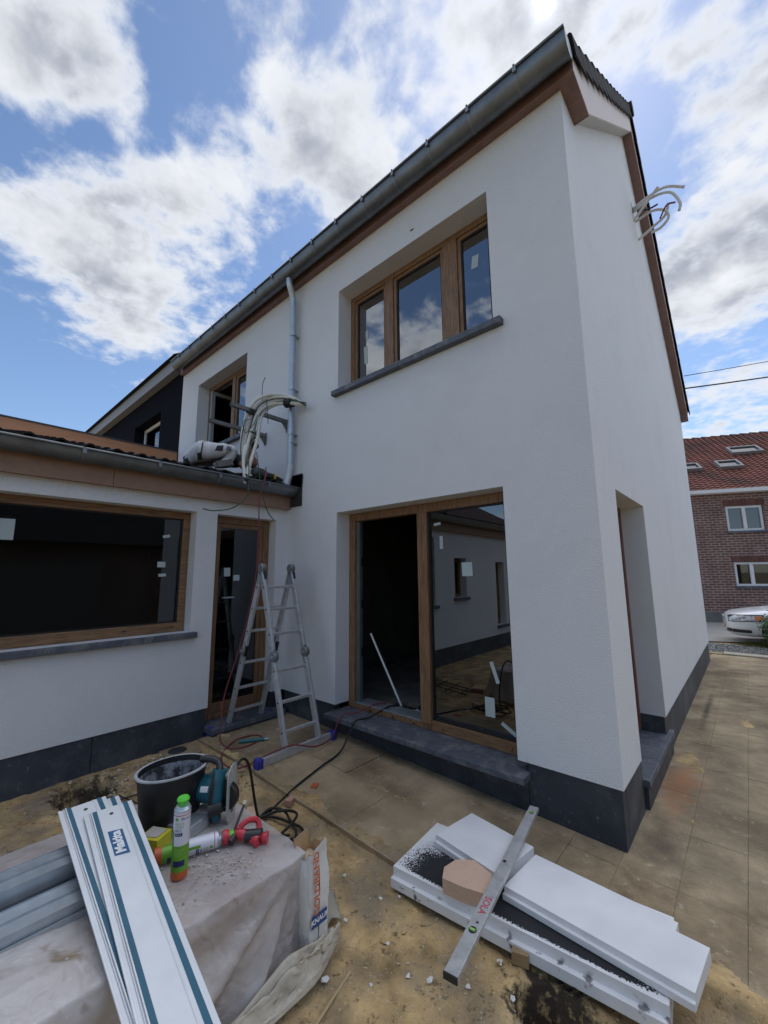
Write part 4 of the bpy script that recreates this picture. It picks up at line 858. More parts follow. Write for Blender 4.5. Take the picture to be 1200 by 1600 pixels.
MB().tube([d0+dd*.64,d0+dd*.70],.046,12).build('collar_ring',mat('yellow_ring',(.55,.36,.04),.5),dr_)
MB().tube([d0+dd*.70,d0+dd*.86,d1],.03,10,radii=[.032,.026,.012]).build('chuck',M_rubber,dr_,smooth=True)
MB().tube([d0+dd*.2,d0+dd*.2+Vector((-.12,.02,-.0))],.024,8).build('handle',M_black,dr_)

# ------------------------------------------------------------------ covered stack of building boards
stk=thing('board_stack','stack of brownish building boards under the plastic sheet','stack',(-1.43,-2.6,0))
M_board=mat('brown_board',(.40,.31,.27),.85,0,.2,6,.2,40)
for k in range(4): MB().box((-1.92+.01*(k%2),-3.6,.015+k*.099),(-.945-.008*(k%3),-1.70-.006*(k%2),.11+k*.099)).build('board',M_board,stk,bevel=.006)
def sheet_mat():
    mt=bpy.data.materials.new('milky_plastic'); mt.use_nodes=True; nt=mt.node_tree; L=nt.links.new; nt.nodes.clear()
    o=nt.nodes.new('ShaderNodeOutputMaterial'); g=nt.nodes.new('ShaderNodeNewGeometry')
    def nz(sc,d=6,dist=0):
        x=nt.nodes.new('ShaderNodeTexNoise'); L(g.outputs['Position'],x.inputs['Vector']); x.inputs['Scale'].default_value=sc; x.inputs['Detail'].default_value=d; x.inputs['Distortion'].default_value=dist; return x.outputs[0]
    def rng(f,a,b):
        x=nt.nodes.new('ShaderNodeMapRange'); L(f,x.inputs[0]); x.inputs[1].default_value=a; x.inputs[2].default_value=b; return x.outputs[0]
    def mix(f,a,b):
        x=nt.nodes.new('ShaderNodeMix'); x.data_type='RGBA'; L(f,x.inputs[0])
        for i,v in ((6,a),(7,b)):
            if hasattr(v,'links'): L(v,x.inputs[i])
            else: x.inputs[i].default_value=(*v,1)
        return x.outputs[2]
    dust=mix(rng(nz(2.6),.40,.62),(.66,.61,.59),(.74,.71,.69)); dust=mix(rng(nz(7,10,.8),.62,.74),dust,(.36,.29,.19)); dust=mix(rng(nz(60,3),.66,.70),dust,(.78,.77,.74))
    P=nt.nodes.new('ShaderNodeBsdfPrincipled'); L(dust,P.inputs['Base Color']); P.inputs['Roughness'].default_value=.22; P.inputs['Coat Weight'].default_value=.25; P.inputs['Coat Roughness'].default_value=.15
    vo=nt.nodes.new('ShaderNodeTexVoronoi'); vo.feature='DISTANCE_TO_EDGE'; vo.inputs['Scale'].default_value=5; dv=nt.nodes.new('ShaderNodeVectorMath'); dv.operation='ADD'; L(g.outputs['Position'],dv.inputs[0]); wn=nt.nodes.new('ShaderNodeTexNoise'); L(g.outputs['Position'],wn.inputs['Vector']); wn.inputs['Scale'].default_value=4; L(wn.outputs[1],dv.inputs[1]); L(dv.outputs[0],vo.inputs['Vector']); ad=nt.nodes.new('ShaderNodeMath'); ad.operation='MULTIPLY_ADD'; L(rng(vo.outputs[0],0,.16),ad.inputs[0]); ad.inputs[1].default_value=.35; L(nz(11,8,1.6),ad.inputs[2]); bp=nt.nodes.new('ShaderNodeBump'); L(ad.outputs[0],bp.inputs['Height']); bp.inputs['Strength'].default_value=.4; bp.inputs['Distance'].default_value=.012; L(bp.outputs[0],P.inputs['Normal'])
    tr=nt.nodes.new('ShaderNodeBsdfTransparent'); tr.inputs[0].default_value=(.95,.92,.9,1); tl=nt.nodes.new('ShaderNodeBsdfTranslucent'); tl.inputs[0].default_value=(.6,.55,.52,1)
    sp=nt.nodes.new('ShaderNodeSeparateXYZ'); L(g.outputs['Position'],sp.inputs[0])
    a=nt.nodes.new('ShaderNodeMixShader'); a.inputs[0].default_value=.15; L(P.outputs[0],a.inputs[1]); L(tl.outputs[0],a.inputs[2])
    b=nt.nodes.new('ShaderNodeMixShader'); x=nt.nodes.new('ShaderNodeMapRange'); L(nz(3.5,5,.5),x.inputs[0]); x.inputs[1].default_value=.35; x.inputs[2].default_value=.65; x.inputs[3].default_value=.18; x.inputs[4].default_value=.55
    L(x.outputs[0],b.inputs[0]); L(a.outputs[0],b.inputs[1]); L(tr.outputs[0],b.inputs[2]); L(b.outputs[0],o.inputs[0]); return mt
M_sheet=sheet_mat()
ZT=.421
def sheet(u,v):
    y=-3.6+u*1.925; L1,L2,L3=.36,1.0,.50; s=v*(L1+L2+L3)
    edge=.006*fbm(y*6,s*3,2)
    if s<L1:
        t=1-s/L1; x=-1.945-.16*t**1.5+.018*t*math.sin(y*17); z=ZT-.36*t+.01*fbm(y*5,t*3,4); x+=edge
    elif s<L1+L2:
        t=(s-L1)/L2; x=-1.945+t*1.025; w=min(1,min(t,1-t)*8)
        z=ZT+w*(.004+.014*max(0,.35-abs(fbm(x*4+y*2,y*4,1)))+.008*max(0,.3-abs(fbm(x*9,y*9+x*3,6)))+.006*abs(math.sin((x*.8+y)*11+2*fbm(x*2,y*2)))*sst(-y,2.2,2.8))
        if y<-2.35: z+=.025*sst(-y,2.3,2.7)*(.5+.5*math.sin((x*1.3-y*1.1)*6))*w
    else:
        t=(s-L1-L2)/L3; drop=t*.47
        an=math.atan2(drop+.001,max(.001,-1.69-y)); r=math.hypot(drop,-1.69-y)
        fold=(.5+.5*math.sin(an*15+.6*math.sin(an*5)))**2
        x=-.92+.012*t+.06*fold*min(1,r*1.8)*sat(t*2.5)*sst(-y,1.70,1.85)+.012*fbm(y*6,t*4,7)+.02*max(0,.3-abs(fbm(y*7+drop*6,drop*5,3)))*sat(t*3); z=ZT-drop+.004; 
        if z<.012: x+=(.012-z)*1.0; z=.012+.006*fbm(y*9,t*9)
    return Vector((x,y,z))
b=MB(); b.grid(sheet,190,170)
# the end hanging down on the far side
b.grid(lambda u,v:Vector((-1.945+u*1.02,-1.675+.03*v+.02*v*math.sin(u*30),ZT-.36*v+.003)),40,10)
sh=tag(b.build('plastic_sheet',M_sheet,smooth='all',fixn=False),'dusty translucent plastic sheet draped over the stack of boards','plastic sheet')
# debris on the sheet
rnd=random.Random(21); dm=MB()
def crumb(b,p,s,rnd,flat=.6):
    vs=[Vector((q.x,q.y,q.z*flat))*s*rnd.uniform(.7,1) for q in (Vector((rnd.gauss(0,1),rnd.gauss(0,1),rnd.gauss(0,1))).normalized() for _ in range(10))]
    bm=bmesh.new()
    for v in vs: bm.verts.new(v)
    try: bmesh.ops.convex_hull(bm,input=bm.verts)
    except Exception: pass
    bm.verts.index_update(); b.add([p+v.co for v in bm.verts],[tuple(v.index for v in f.verts) for f in bm.faces]); bm.free()
for (cx,cy,r,n) in ((-1.13,-1.98,.12,150),(-1.05,-1.92,.08,70),(-1.33,-2.22,.07,60),(-1.2,-2.05,.2,60)):
    for i in range(n): crumb(dm,Vector((rnd.gauss(cx,r*.5),rnd.gauss(cy,r*.45),ZT+.012)),rnd.uniform(.002,.008),rnd)
struct(dm.build('plaster_crumbs',mat('crumb_grey',(.42,.40,.35),.95,0,.5,60)),'stuff')

# ------------------------------------------------------------------ beige tarp beside the stack
M_tarp=mat('beige_tarp',(.50,.455,.37),.8,0,.14,5,.35,30,c2=(.36,.28,.18),c2lo=.56,c2hi=.66,c2scale=3.5)
IN=spline([(-.865,-1.58,.08),(-.845,-1.70,.11),(-.855,-1.82,.13),(-.86,-2.0,.07),(-.86,-2.2,.05)],10)
MI=spline([(-.86,-1.52,.07),(-.80,-1.64,.11),(-.80,-1.77,.10),(-.82,-1.95,.06),(-.83,-2.16,.05)],10)
OU=spline([(-.905,-1.475,.012),(-.86,-1.545,.008),(-.80,-1.70,.006),(-.795,-1.86,.006),(-.80,-2.12,.006)],10)
def tarp(u,v):
    i=u*(len(IN)-1); k=min(int(i),len(IN)-2); f=i-k
    A,Bm,C_=[q[k].lerp(q[k+1],f) for q in (IN,MI,OU)]
    p=A*(1-v)**2+Bm*2*v*(1-v)+C_*v*v
    w=math.sin(PI*v); p=p+Vector((.014*fbm(u*7,v*4,1)*w,.01*fbm(u*8,v*5,5),w*(.034*math.sin(v*13+u*2.5)*(.4+.6*(1-v))+.03*max(0,.35-abs(fbm(u*7,v*5,9)))+.012*fbm(u*14,v*9,4))))
    p.z=max(p.z,dirt_z(p.x,p.y)+.006); return p
tag(MB().grid(tarp,80,50).build('tarp',M_tarp,smooth='all',fixn=False,solid=.003),'crumpled beige tarp lying at the foot of the covered stack','tarp')
# small folded end of the tarp behind the bag
tag(MB().grid(lambda u,v:Vector((-1.10+.17*u+.02*math.sin(v*6),-1.60+.26*v-.10*u*v,.02+.17*(1-v)*(1-.55*u)+.015*fbm(u*5,v*5))),14,14).build('sack',mat('grey_sack',(.34,.31,.25),.85,0,.2,7,.4,25),smooth='all',fixn=False,solid=.004),'grey empty sack slumped behind the plaster bag','sack')

# ------------------------------------------------------------------ plaster bag
bag=thing('plaster_bag','open white plaster bag with orange and blue lettering at the stack corner','bag',(-.95,-1.68,0))
M_paper=mat('white_paper',(.66,.65,.62),.75,0,.08,7,.4,22,c2=(.50,.48,.44),c2lo=.58,c2hi=.74,c2scale=6)
BX,BY=.075,.062
def bagp(an,h):
    ca,sa=math.cos(an),math.sin(an); e=.38
    sx=math.copysign(abs(ca)**e,ca); sy=math.copysign(abs(sa)**e,sa)
    bl=1-.12*sst(h,.28,.44)+.05*math.sin(h*7); wr=.006*fbm(an*2,h*9,3)
    return Vector((-.935+sx*(BX*bl+wr)+.02*(h-.2),-1.645+sy*(BY*bl+wr),h+(.025*math.sin(an*2+1)+.012*math.sin(an*5))*sst(h,.37,.44)))
b=MB(); b.grid(lambda u,v:bagp(u*2*PI,.01+v*.43),48,26); b.build('paper_sack',M_paper,bag,smooth='all',fixn=False)
b=MB(); b.grid(lambda u,v:(lambda q:Vector((-.935+(q.x+.935)*(.96-.22*v),-1.645+(q.y+1.645)*(.96-.22*v),q.z-.10*v)))(bagp(u*2*PI,.44)),48,5); b.build('brown_lining',mat('kraft_paper',(.42,.26,.13),.8,0,.15,9),bag,smooth='all',fixn=False)
MB().grid(lambda u,v:(lambda q:Vector((-.935+(q.x+.935)*v*.75,-1.645+(q.y+1.645)*v*.75,.385+.015*fbm(u*5,v*5))))(bagp(u*2*PI,.4)),24,4).build('plaster_powder',mat('plaster_powder',(.52,.42,.28),.95),bag,smooth='all',fixn=False)
def onbag(yc,zc,lift):   # the face towards the courtyard (+x)
    def f(dy,dz):
        y=yc+dy; h=zc+dz; bl=1-.12*sst(h,.28,.44)+.05*math.sin(h*7); return Vector((-.935+BX*bl+.02*(h-.2)+.009+lift,y,h))
    return f
fo=onbag(-1.667,.325,.001); MB().text('GOLDBAND',.044,lambda x,y:fo(-y*.95,x),bold=.0012).build('lettering',mat('orange_print',(.55,.13,.035),.7),bag,fixn=False)
fb=onbag(-1.652,.185,.0005); pan=MB(); pan.add([fb(-.042,-.026),fb(.042,-.026),fb(.042,.024),fb(-.042,.024)],[(0,1,2,3)]); pl=pan.build('blue_panel',mat('blue_print',(.02,.075,.25),.6),bag,fixn=False)
fb2=onbag(-1.652,.184,.0016); MB().text('KNAUF',.028,lambda x,y:fb2(x,y),bold=.001).build('lettering',M_white,pl,fixn=False)

# ------------------------------------------------------------------ metal studs
def stud(x0,x1,z0,z1,label,y1=-2.28):
    t=thing('metal_stud',label,'metal profile',((x0+x1)/2,-2.9,z0),'galvanised profiles on the stack'); m=MB(); th_=.0016
    m.box((x0,-3.7,z0),(x0+th_,y1,z1)); m.box((x1-th_,-3.7,z0),(x1,y1,z1)); w=x1-x0
    m.box((x0+th_,-3.7,z1-th_),(x1-th_,y1,z1))
    for q in (.0,.47,.53,.985): m.box((x0+w*q,-3.7,z1+.0002),(x0+w*q+.0022,y1,z1+.0035))
    m.build('web',M_galv,t); MB().box((x0+.003,-3.7,z0),(x0+.014,y1,z0+.0015)).build('lip',M_galv,t); MB().box((x1-.014,-3.7,z0),(x1-.003,y1,z0+.0015)).build('lip',M_galv,t)
stud(-1.575,-1.435,.430,.482,'lower back galvanised profile left of the guide rails',-2.30); stud(-1.385,-1.235,.428,.457,'lower front galvanised profile left of the guide rails',-2.26)
stud(-1.565,-1.425,.484,.536,'upper back galvanised profile left of the guide rails',-2.27); stud(-1.392,-1.245,.459,.488,'upper front galvanised profile left of the guide rails',-2.24)

# ------------------------------------------------------------------ guide rails
M_rail=mat('rail_aluminium',(.66,.68,.69),.42,.25,.05,9); M_teal=mat('teal_strip',(.018,.105,.165),.5,0,.1,12)
def guide_rail(far,near,w,label,logo=False,ext=.34):
    far,near=Vector(far),Vector(near); d=(near-far).normalized(); near=near+d*ext; sd=d.cross(Vector((0,0,1))).normalized(); n=sd.cross(d).normalized()
    t=thing('guide_rail',label,'guide rail',tuple(far),'saw guide rails on the stack'); L_=(near-far).length
    def bx(a,b,h0,h1,l0=0,l1=None):
        l1=L_ if l1 is None else l1; m=MB(); c=[]
        for l in (l0,l1):
            for (p,h) in ((a,h0),(b,h0),(b,h1),(a,h1)): c.append(far+d*l+sd*(p*w)+n*h)
        return m.add(c,[(0,1,2,3),(7,6,5,4),(0,4,5,1),(1,5,6,2),(2,6,7,3),(3,7,4,0)])
    # sd points right as seen from the far end towards the near end reversed: use -.5..+.5
    bx(-.5,.5,0,.0045).build('plate',M_rail,t,bevel=.001)
    for (a,b) in ((-.40,-.30),(.24,.335)): bx(a,b,.0046,.0060).build('glide_strip',M_teal,t)
    for (a,b,h) in ((.34,.365,.012),(.385,.40,.010),(-.235,-.215,.0065),(.46,.5,.0075)): bx(a,b,.0046,h).build('rib',M_rail,t,bevel=.001)
    c=far+d*.045+n*.0047+sd*(-.02*w); m=MB(); m.add([c+(d*math.cos(k*PI/6)+sd*math.sin(k*PI/6))*.008+n*.0004 for k in range(12)],[tuple(range(12))]); m.build('hanging_hole',M_black,t,fixn=False)
    if logo:
        c=far+d*.225+sd*(.015*w)+n*.0050; ux=-d; uy=-sd if (-sd).dot(Vector((0,-1,0)))>0 else sd
        q=lambda x,y,h=0:c+ux*x+uy*y+n*h
        m=MB(); m.add([q(-.078,-.026),q(.066,-.026),q(.078,.026),q(-.066,.026)],[(0,1,2,3)]); pl=m.build('logo_panel',mat('logo_blue',(.012,.09,.22),.5),t,fixn=False)
        MB().text('Makita',.047,lambda x,y:q(x,y,.0006),bold=.002,shear=.12).build('lettering',M_white,pl,fixn=False)
    return t
guide_rail((-1.69,-2.298,.608),(-.70,-2.338,.382),.178,'lowest teal-striped guide rail, almost hidden under the others')
guide_rail((-1.697,-2.352,.622),(-.70,-2.362,.396),.18,'teal-striped guide rail lying under the lettered one, its end sticking out further')
guide_rail((-1.591,-2.277,.612),(-.65,-2.338,.398),.185,'top guide rail with teal stripes and blue lettered badge',True)

# ------------------------------------------------------------------ bucket
bk=thing('bucket','black oval builder\'s bucket with plaster-smeared inside on the stack','bucket',(-1.63,-2.0,ZT+.006))
bo=Vector((-1.605,-1.995,ZT+.006))
b=MB().lathe([(0,0),(.118,0),(.128,.01),(.152,.235),(.153,.25),(.162,.252),(.163,.262),(.150,.264),(.1475,.24),(.122,.016),(0,.014)],bo,40,'z',.88,1.06); b.build('shell',mat('black_bucket',(.010,.010,.012),.5,0,.25,9),bk,smooth=True)
b=MB().lathe([(.1185,.02),(.1455,.236),(.1445,.236),(.117,.02)],bo+Vector((0,0,.001)),40,'z',.88,1.06); b.build('plaster_film',mat('plaster_film',(.24,.26,.29),.8,0,.35,7,.2,30,c2=(.03,.032,.036),c2lo=.48,c2hi=.56,c2scale=9),bk,smooth=True)
b=MB().lathe([(.150,.2645),(.1645,.2645),(.1645,.258),(.1632,.258)],bo,40,'z',.88,1.06); b.build('dusty_rim',mat('dusty_rim',(.36,.37,.39),.7,0,.25,20),bk,smooth=True)
b=MB().lathe([(0,0),(.116,0),(.116,.004),(0,.004)],bo+Vector((0,0,.016)),30,'z',.88,1.06); b.build('plaster_bottom',MATS['plaster_film'],bk)

# ------------------------------------------------------------------ foam cans
M_lime=mat('lime_plastic',(.10,.55,.05),.4); M_cang=mat('can_green',(.13,.33,.03),.35,.1,.08,10); M_canw=mat('can_white',(.60,.60,.66),.35,.1,.05,10); M_cano=mat('can_orange',(.52,.11,.03),.4); M_navy=mat('can_navy',(.015,.015,.09),.4)
def foam_can(label,base,axis,cap=True,spin=0.):
    t=thing('foam_can',label,'spray can',tuple(base)); base=Vector(base); A=Vector(axis).normalized(); q=Vector((0,0,1)).rotation_difference(A); r=.0325
    def put(prof,m,nm,par=t,n=28,sm=True):
        b=MB().lathe(prof,(0,0,0),n); b.v=[base+q@v for v in b.v]; return b.build(nm,m,par,smooth=sm)
    def cyl(h,rr=0): 
        return lambda x,y: base+q@Vector(((r+.0006+rr)*math.sin(x/r+spin),-(r+.0006+rr)*math.cos(x/r+spin),h+y))
    put([(0,.0),(r*.97,0),(r,.004),(r,.028)],M_cano,'bottom_band'); body=put([(r,.028),(r,.125)],M_cang,'green_band'); wh=put([(r,.125),(r,.248)],M_canw,'white_band')
    put([(r,.248),(r*1.02,.250),(r*1.02,.254),(r*.97,.256),(r*.8,.266),(r*.45,.270),(r*.45,.276),(0,.276)],M_galv,'shoulder')
    put([(r*1.004,.236),(r*1.01,.238),(r*1.004,.24)],mat('pink_line',(.5,.15,.2),.5),'red_line')
    if cap: 
        put([(0,.298),(.020,.297),(.025,.290),(.024,.284),(.012,.282),(.014,.274),(.022,.271),(.020,.268),(0,.268)],M_lime,'valve_cap')
    m=MB(); f=cyl(.06); m.grid(lambda u,v:f((u-.5)*.045,(v-.5)*.022),8,1); m.build('navy_panel',M_navy,body,fixn=False)
    m=MB(); f=cyl(.225); m.grid(lambda u,v:f(-.017+(u-.5)*.011,(v-.5)*.012),3,1); m.build('logo_square',M_cang,wh,fixn=False)
    MB().text('illbruck',.013,cyl(.225),align='LEFT').build('lettering',M_navy,wh,fixn=False)
    f=cyl(.207); MB().text('MULTI',.012,lambda x,y:f(x-.022,y),align='LEFT').build('lettering',M_cang,wh,fixn=False)
    f2=cyl(.195); MB().text('FOAM',.012,lambda x,y:f2(x-.022,y),align='LEFT').build('lettering',M_cang,wh,fixn=False)
    f3=cyl(.182); MB().text('PRO',.013,lambda x,y:f3(x-.022,y),align='LEFT').build('lettering',M_navy,wh,fixn=False)
    m=MB(); f4=cyl(.168); m.grid(lambda u,v:f4(-.008+(u-.5)*.032,(v-.5)*.012),6,1); pn=m.build('navy_tag',M_navy,wh,fixn=False)
    f5=cyl(.168,.0006); MB().text('FM313',.009,lambda x,y:f5(x-.022,y),align='LEFT').build('lettering',M_canw,pn,fixn=False)
    m=MB(); f6=cyl(.125); m.grid(lambda u,v:f6(-.032+(u-.5)*.01,v*.06-.005),3,1); m.build('green_edge',M_cang,wh,fixn=False)
    for k in range(4): 
        m=MB(); f7=cyl(.112-.007*k); m.grid(lambda u,v:f7(-.02+u*(.04-.006*k),(v-.5)*.0016),6,1); m.build('print_line',mat('lime_print',(.30,.50,.16),.5),body,fixn=False)
    return t
foam_can('green and white foam can standing upright in front of the rail','(0,0,0)' and (-1.19,-2.118,ZT+.012),(0,0,1),True,math.atan2(1.895,.849)-.12)
can_b=Vector((-1.335,-2.163,.462)); can_t=Vector((-1.222,-1.868,.462)); ca=(can_t-can_b).normalized()
foam_can('foam can lying on its side with the red gun screwed on','x' and can_b,ca,False,1.9)
# foam gun
gun=thing('foam_gun','red and black foam gun screwed onto the lying can','foam gun',tuple(can_b+ca*.28))
M_gun=mat('red_plastic',(.50,.035,.05),.35); g0=can_b+ca*.272
MB().tube([g0,g0+ca*.012,g0+ca*.03],.03,14,radii=[.026,.031,.028]).build('can_adapter',M_gun,gun,smooth=True)
side=Vector((ca.y,-ca.x,0))
MB().tube([g0+ca*.025,g0+ca*.05+side*.0],.022,10).build('green_ring',M_lime,gun,smooth=True)
b0=g0+ca*.05; 
MB().tube(spline([b0+Vector((0,0,-.01))-side*.02,b0+ca*.03+side*.01,b0+ca*.075+side*.045+Vector((0,0,-.008)),b0+ca*.10+side*.085+Vector((0,0,-.012))],5),.024,10).build('body',M_gun,gun,smooth=True)
MB().tube(spline([b0+ca*.02+Vector((0,0,.02)),b0+ca*.06+Vector((0,0,.045)),b0+ca*.105+Vector((0,0,.035)),b0+ca*.11+side*.02+Vector((0,0,.005)),b0+ca*.07+side*.03+Vector((0,0,.0))],6),.013,8).build('trigger_guard',M_gun,gun,smooth=True)
MB().tube([b0+ca*.05+side*.03+Vector((0,0,-.004)),b0+ca*.115+side*.065+Vector((0,0,.0))],.027,10,radii=[.026,.028]).build('grip',M_black,gun,smooth=True)
MB().tube([b0+ca*.115+side*.065+Vector((0,0,-.01)),b0+ca*.14+side*.078+Vector((0,0,-.01))],.024,10,radii=[.019,.026]).build('grip_end',M_gun,gun,smooth=True)
MB().tube([b0+ca*.0+side*.012,b0-ca*.02+side*.03+Vector((0,0,-.012))],.018,8).build('valve',M_black,gun,smooth=True)
MB().tube([b0+Vector((0,0,.01)),b0+ca*.055-side*.07+Vector((0,0,.085))],.006,8).build('nozzle_rod',M_black,gun); MB().tube([b0+ca*.055-side*.07+Vector((0,0,.085)),b0+ca*.06-side*.077+Vector((0,0,.10))],.009,8).build('nozzle_tip',mat('cream_tip',(.6,.55,.42),.6),gun)

# ------------------------------------------------------------------ yellow box, metal offcut, saw
yb=thing('yellow_box','small yellow cardboard box with torn flap behind the upright can','box',(-1.42,-2.11,ZT))
q=[Vector((-1.475,-2.185,0)),Vector((-1.385,-2.135,0)),Vector((-1.43,-2.055,0)),Vector((-1.52,-2.105,0))]
MB().prism([p+Vector((0,0,ZT+.008)) for p in q],(0,0,.065)).build('carton',mat('yellow_card',(.52,.47,.03),.6,0,.08,14),yb,bevel=.002)
MB().prism([q[0].lerp(q[2],.12)+Vector((0,0,ZT+.0745)),q[1].lerp(q[3],.2)+Vector((0,0,ZT+.0745)),q[2].lerp(q[0],.15)+Vector((0,0,ZT+.0745)),q[3].lerp(q[1],.05)+Vector((0,0,ZT+.0745))],(0,0,.0015)).build('torn_flap',mat('grey_card',(.42,.40,.37),.8),yb)
mo=MB(); q=[Vector((-1.50,-2.05,ZT+.008)),Vector((-1.39,-2.0,ZT+.008)),Vector((-1.43,-1.88,ZT+.008)),Vector((-1.53,-1.93,ZT+.008))]
mo.prism(q,(0,0,.055)); tag(mo.build('metal_offcut',M_galv,bevel=.003),'short galvanised offcut lying in front of the bucket','metal profile')
def saw():
    t=thing('circular_saw','teal circular saw with grey base plate beside the bucket','circular saw',(-1.45,-1.8,ZT))
    n=Vector((.80,.60,0)); s=Vector((.60,-.80,0)); u=Vector((0,0,1)); c=Vector((-1.395,-1.785,ZT+.138))
    M_t=mat('saw_teal',(.012,.115,.155),.35,0,.15,8); M_g=mat('saw_grey',(.40,.41,.39),.5,.2,.15,16)
    Q=lambda a,b,d:c+(s*a+u*b+n*d)*.9
    pol=[(-.05,-.145),(.035,-.145),(.06,-.10),(.062,.08),(.05,.125),(.02,.148),(-.035,.148),(-.055,.12)]
    MB().prism([Q(a,b,0) for a,b in pol],n*.006).build('base_plate',M_g,t,bevel=.002)
    MB().prism([Q(a,b,.0065) for a,b in ((-.012,-.10),(.004,-.10),(.004,.03),(-.012,.03))],n*.002).build('blade_slot',M_black,t)
    for (a,b) in ((.045,-.08),(.045,.05),(-.035,.1)): MB().tube([Q(a,b,.006),Q(a,b,.009)],.006,8).build('screw',M_galv,t)
    for b in (.10,-.06): MB().tube([Q(.02,b,-.001),Q(.02,b,-.09)],.012,8).build('bracket_rod',M_g,t)
    def disc(cc,ax,prof,m,nm,par=t,sc=1,nn=26):
        qd=Vector((0,0,1)).rotation_difference(Vector(ax).normalized()); b=MB().lathe(prof,(0,0,0),nn); b.v=[cc+qd@v for v in b.v]; return b.build(nm,m,par,smooth=True)
    disc(Q(.01,-.01,-.03),s,[(0,-.02),(.066,-.02),(.07,-.012),(.07,.012),(.066,.02),(0,.02)],M_black,'blade_guard')
    mo_=disc(Q(-.02,.01,-.075),-n,[(0,0),(.058,0),(.066,.01),(.066,.06),(.062,.10),(.055,.135),(.035,.15),(0,.154)],M_t,'motor')
    MB().grid(lambda a,b:Q(-.02,.01,-.075)-n*(.035+.04*a)+(s*math.sin(.5+.7*b)+u*math.cos(.5+.7*b)*.55+s*.3).normalized()*.0672,3,6).build('white_label',M_white,mo_,fixn=False)
    MB().tube(spline([Q(.02,.13,-.06),Q(.035,.06,-.065),Q(.045,-.04,-.065),Q(.03,-.12,-.07)],5),.036,10,radii=[.036]*5+[.034]*5+[.026]*6).build('gear_housing',M_t,t,smooth=True)
    MB().tube(spline([Q(.045,.12,-.075),Q(.066,.04,-.08),Q(.062,-.06,-.08),Q(.03,-.13,-.085)],5),.015,8).build('rear_handle',M_black,t,smooth=True)
    MB().tube(spline([Q(.03,.12,-.06),Q(.0,.155,-.08),Q(-.02,.165,-.14),Q(-.03,.16,-.20)],5),.017,10).build('front_handle',M_black,t,smooth=True)
    MB().tube([Q(.055,-.04,-.02),Q(.07,-.06,-.085)],.03,12,radii=[.026,.034]).build('dust_port',M_black,t,smooth=True)
    MB().box(Q(-.01,-.15,-.16)-Vector((.05,.05,0)),Q(-.01,-.15,-.16)+Vector((.05,.04,.055))).build('foot_block',mat('pale_block',(.42,.40,.38),.8),t,bevel=.01)
saw()

# ------------------------------------------------------------------ insulation boards
def eps_mat(name,black):
    mt=bpy.data.materials.new(name); mt.use_nodes=True; nt=mt.node_tree; L=nt.links.new; B=nt.nodes['Principled BSDF']; B.inputs['Roughness'].default_value=.8
    tc=nt.nodes.new('ShaderNodeTexCoord'); v=nt.nodes.new('ShaderNodeTexVoronoi'); L(tc.outputs['Object'],v.inputs['Vector']); v.inputs['Scale'].default_value=260
    bp=nt.nodes.new('ShaderNodeBump'); L(v.outputs[0],bp.inputs['Height']); bp.inputs['Strength'].default_value=.12; bp.inputs['Distance'].default_value=.003; L(bp.outputs[0],B.inputs['Normal'])
    nz=nt.nodes.new('ShaderNodeTexNoise'); L(tc.outputs['Object'],nz.inputs['Vector']); nz.inputs['Scale'].default_value=5; nz.inputs['Detail'].default_value=6
    def mr(f,a,b,lo=0,hi=1):
        x=nt.nodes.new('ShaderNodeMapRange'); L(f,x.inputs[0]); x.inputs[1].default_value=a; x.inputs[2].default_value=b; x.inputs[3].default_value=lo; x.inputs[4].default_value=hi; return x.outputs[0]
    def mth(op,a,b):
        x=nt.nodes.new('ShaderNodeMath'); x.operation=op
        for i,q in enumerate((a,b)):
            if hasattr(q,'links'): L(q,x.inputs[i])
            else: x.inputs[i].default_value=q
        return x.outputs[0]
    def mix(f,a,b):
        x=nt.nodes.new('ShaderNodeMix'); x.data_type='RGBA'; L(f,x.inputs[0])
        for i,q in ((6,a),(7,b)):
            if hasattr(q,'links'): L(q,x.inputs[i])
            else: x.inputs[i].default_value=(*q,1)
        return x.outputs[2]
    col=mix(mr(nz.outputs[0],.4,.7),(.72,.72,.72),(.64,.64,.65))
    if black:
        sp=nt.nodes.new('ShaderNodeSeparateXYZ'); L(tc.outputs['Object'],sp.inputs[0])
        fx=mth('MINIMUM',mr(sp.outputs[0],-.68,-.42),mr(sp.outputs[0],.66,.46))
        fy=mr(sp.outputs[1],-.222,-.195); fy2=mr(sp.outputs[1],.16,-.06); fz=mr(sp.outputs[2],.03,.045)
        f=mth('MULTIPLY',mth('MULTIPLY',mth('MULTIPLY',fx,fy2),fy),fz)
        n2=nt.nodes.new('ShaderNodeTexNoise'); L(tc.outputs['Object'],n2.inputs['Vector']); n2.inputs['Scale'].default_value=170; n2.inputs['Detail'].default_value=2
        n3=nt.nodes.new('ShaderNodeTexNoise'); L(tc.outputs['Object'],n3.inputs['Vector']); n3.inputs['Scale'].default_value=7; n3.inputs['Detail'].default_value=4
        f=mth('ADD',f,mth('MULTIPLY',mth('SUBTRACT',n3.outputs[0],.5),.25))
        k=mr(mth('ADD',f,mth('MULTIPLY',mth('SUBTRACT',n2.outputs[0],.5),1.5)),.42,.52)
        col=mix(k,col,(.012,.013,.016))
        n4=nt.nodes.new('ShaderNodeTexNoise'); L(tc.outputs['Object'],n4.inputs['Vector']); n4.inputs['Scale'].default_value=16; n4.inputs['Detail'].default_value=6
        dirt=mth('MULTIPLY',mr(n4.outputs[0],.60,.66),mr(sp.outputs[2],.03,.0)); col=mix(mth('MULTIPLY',dirt,.85),col,(.03,.03,.03))
    L(col,B.inputs['Base Color']); return mt
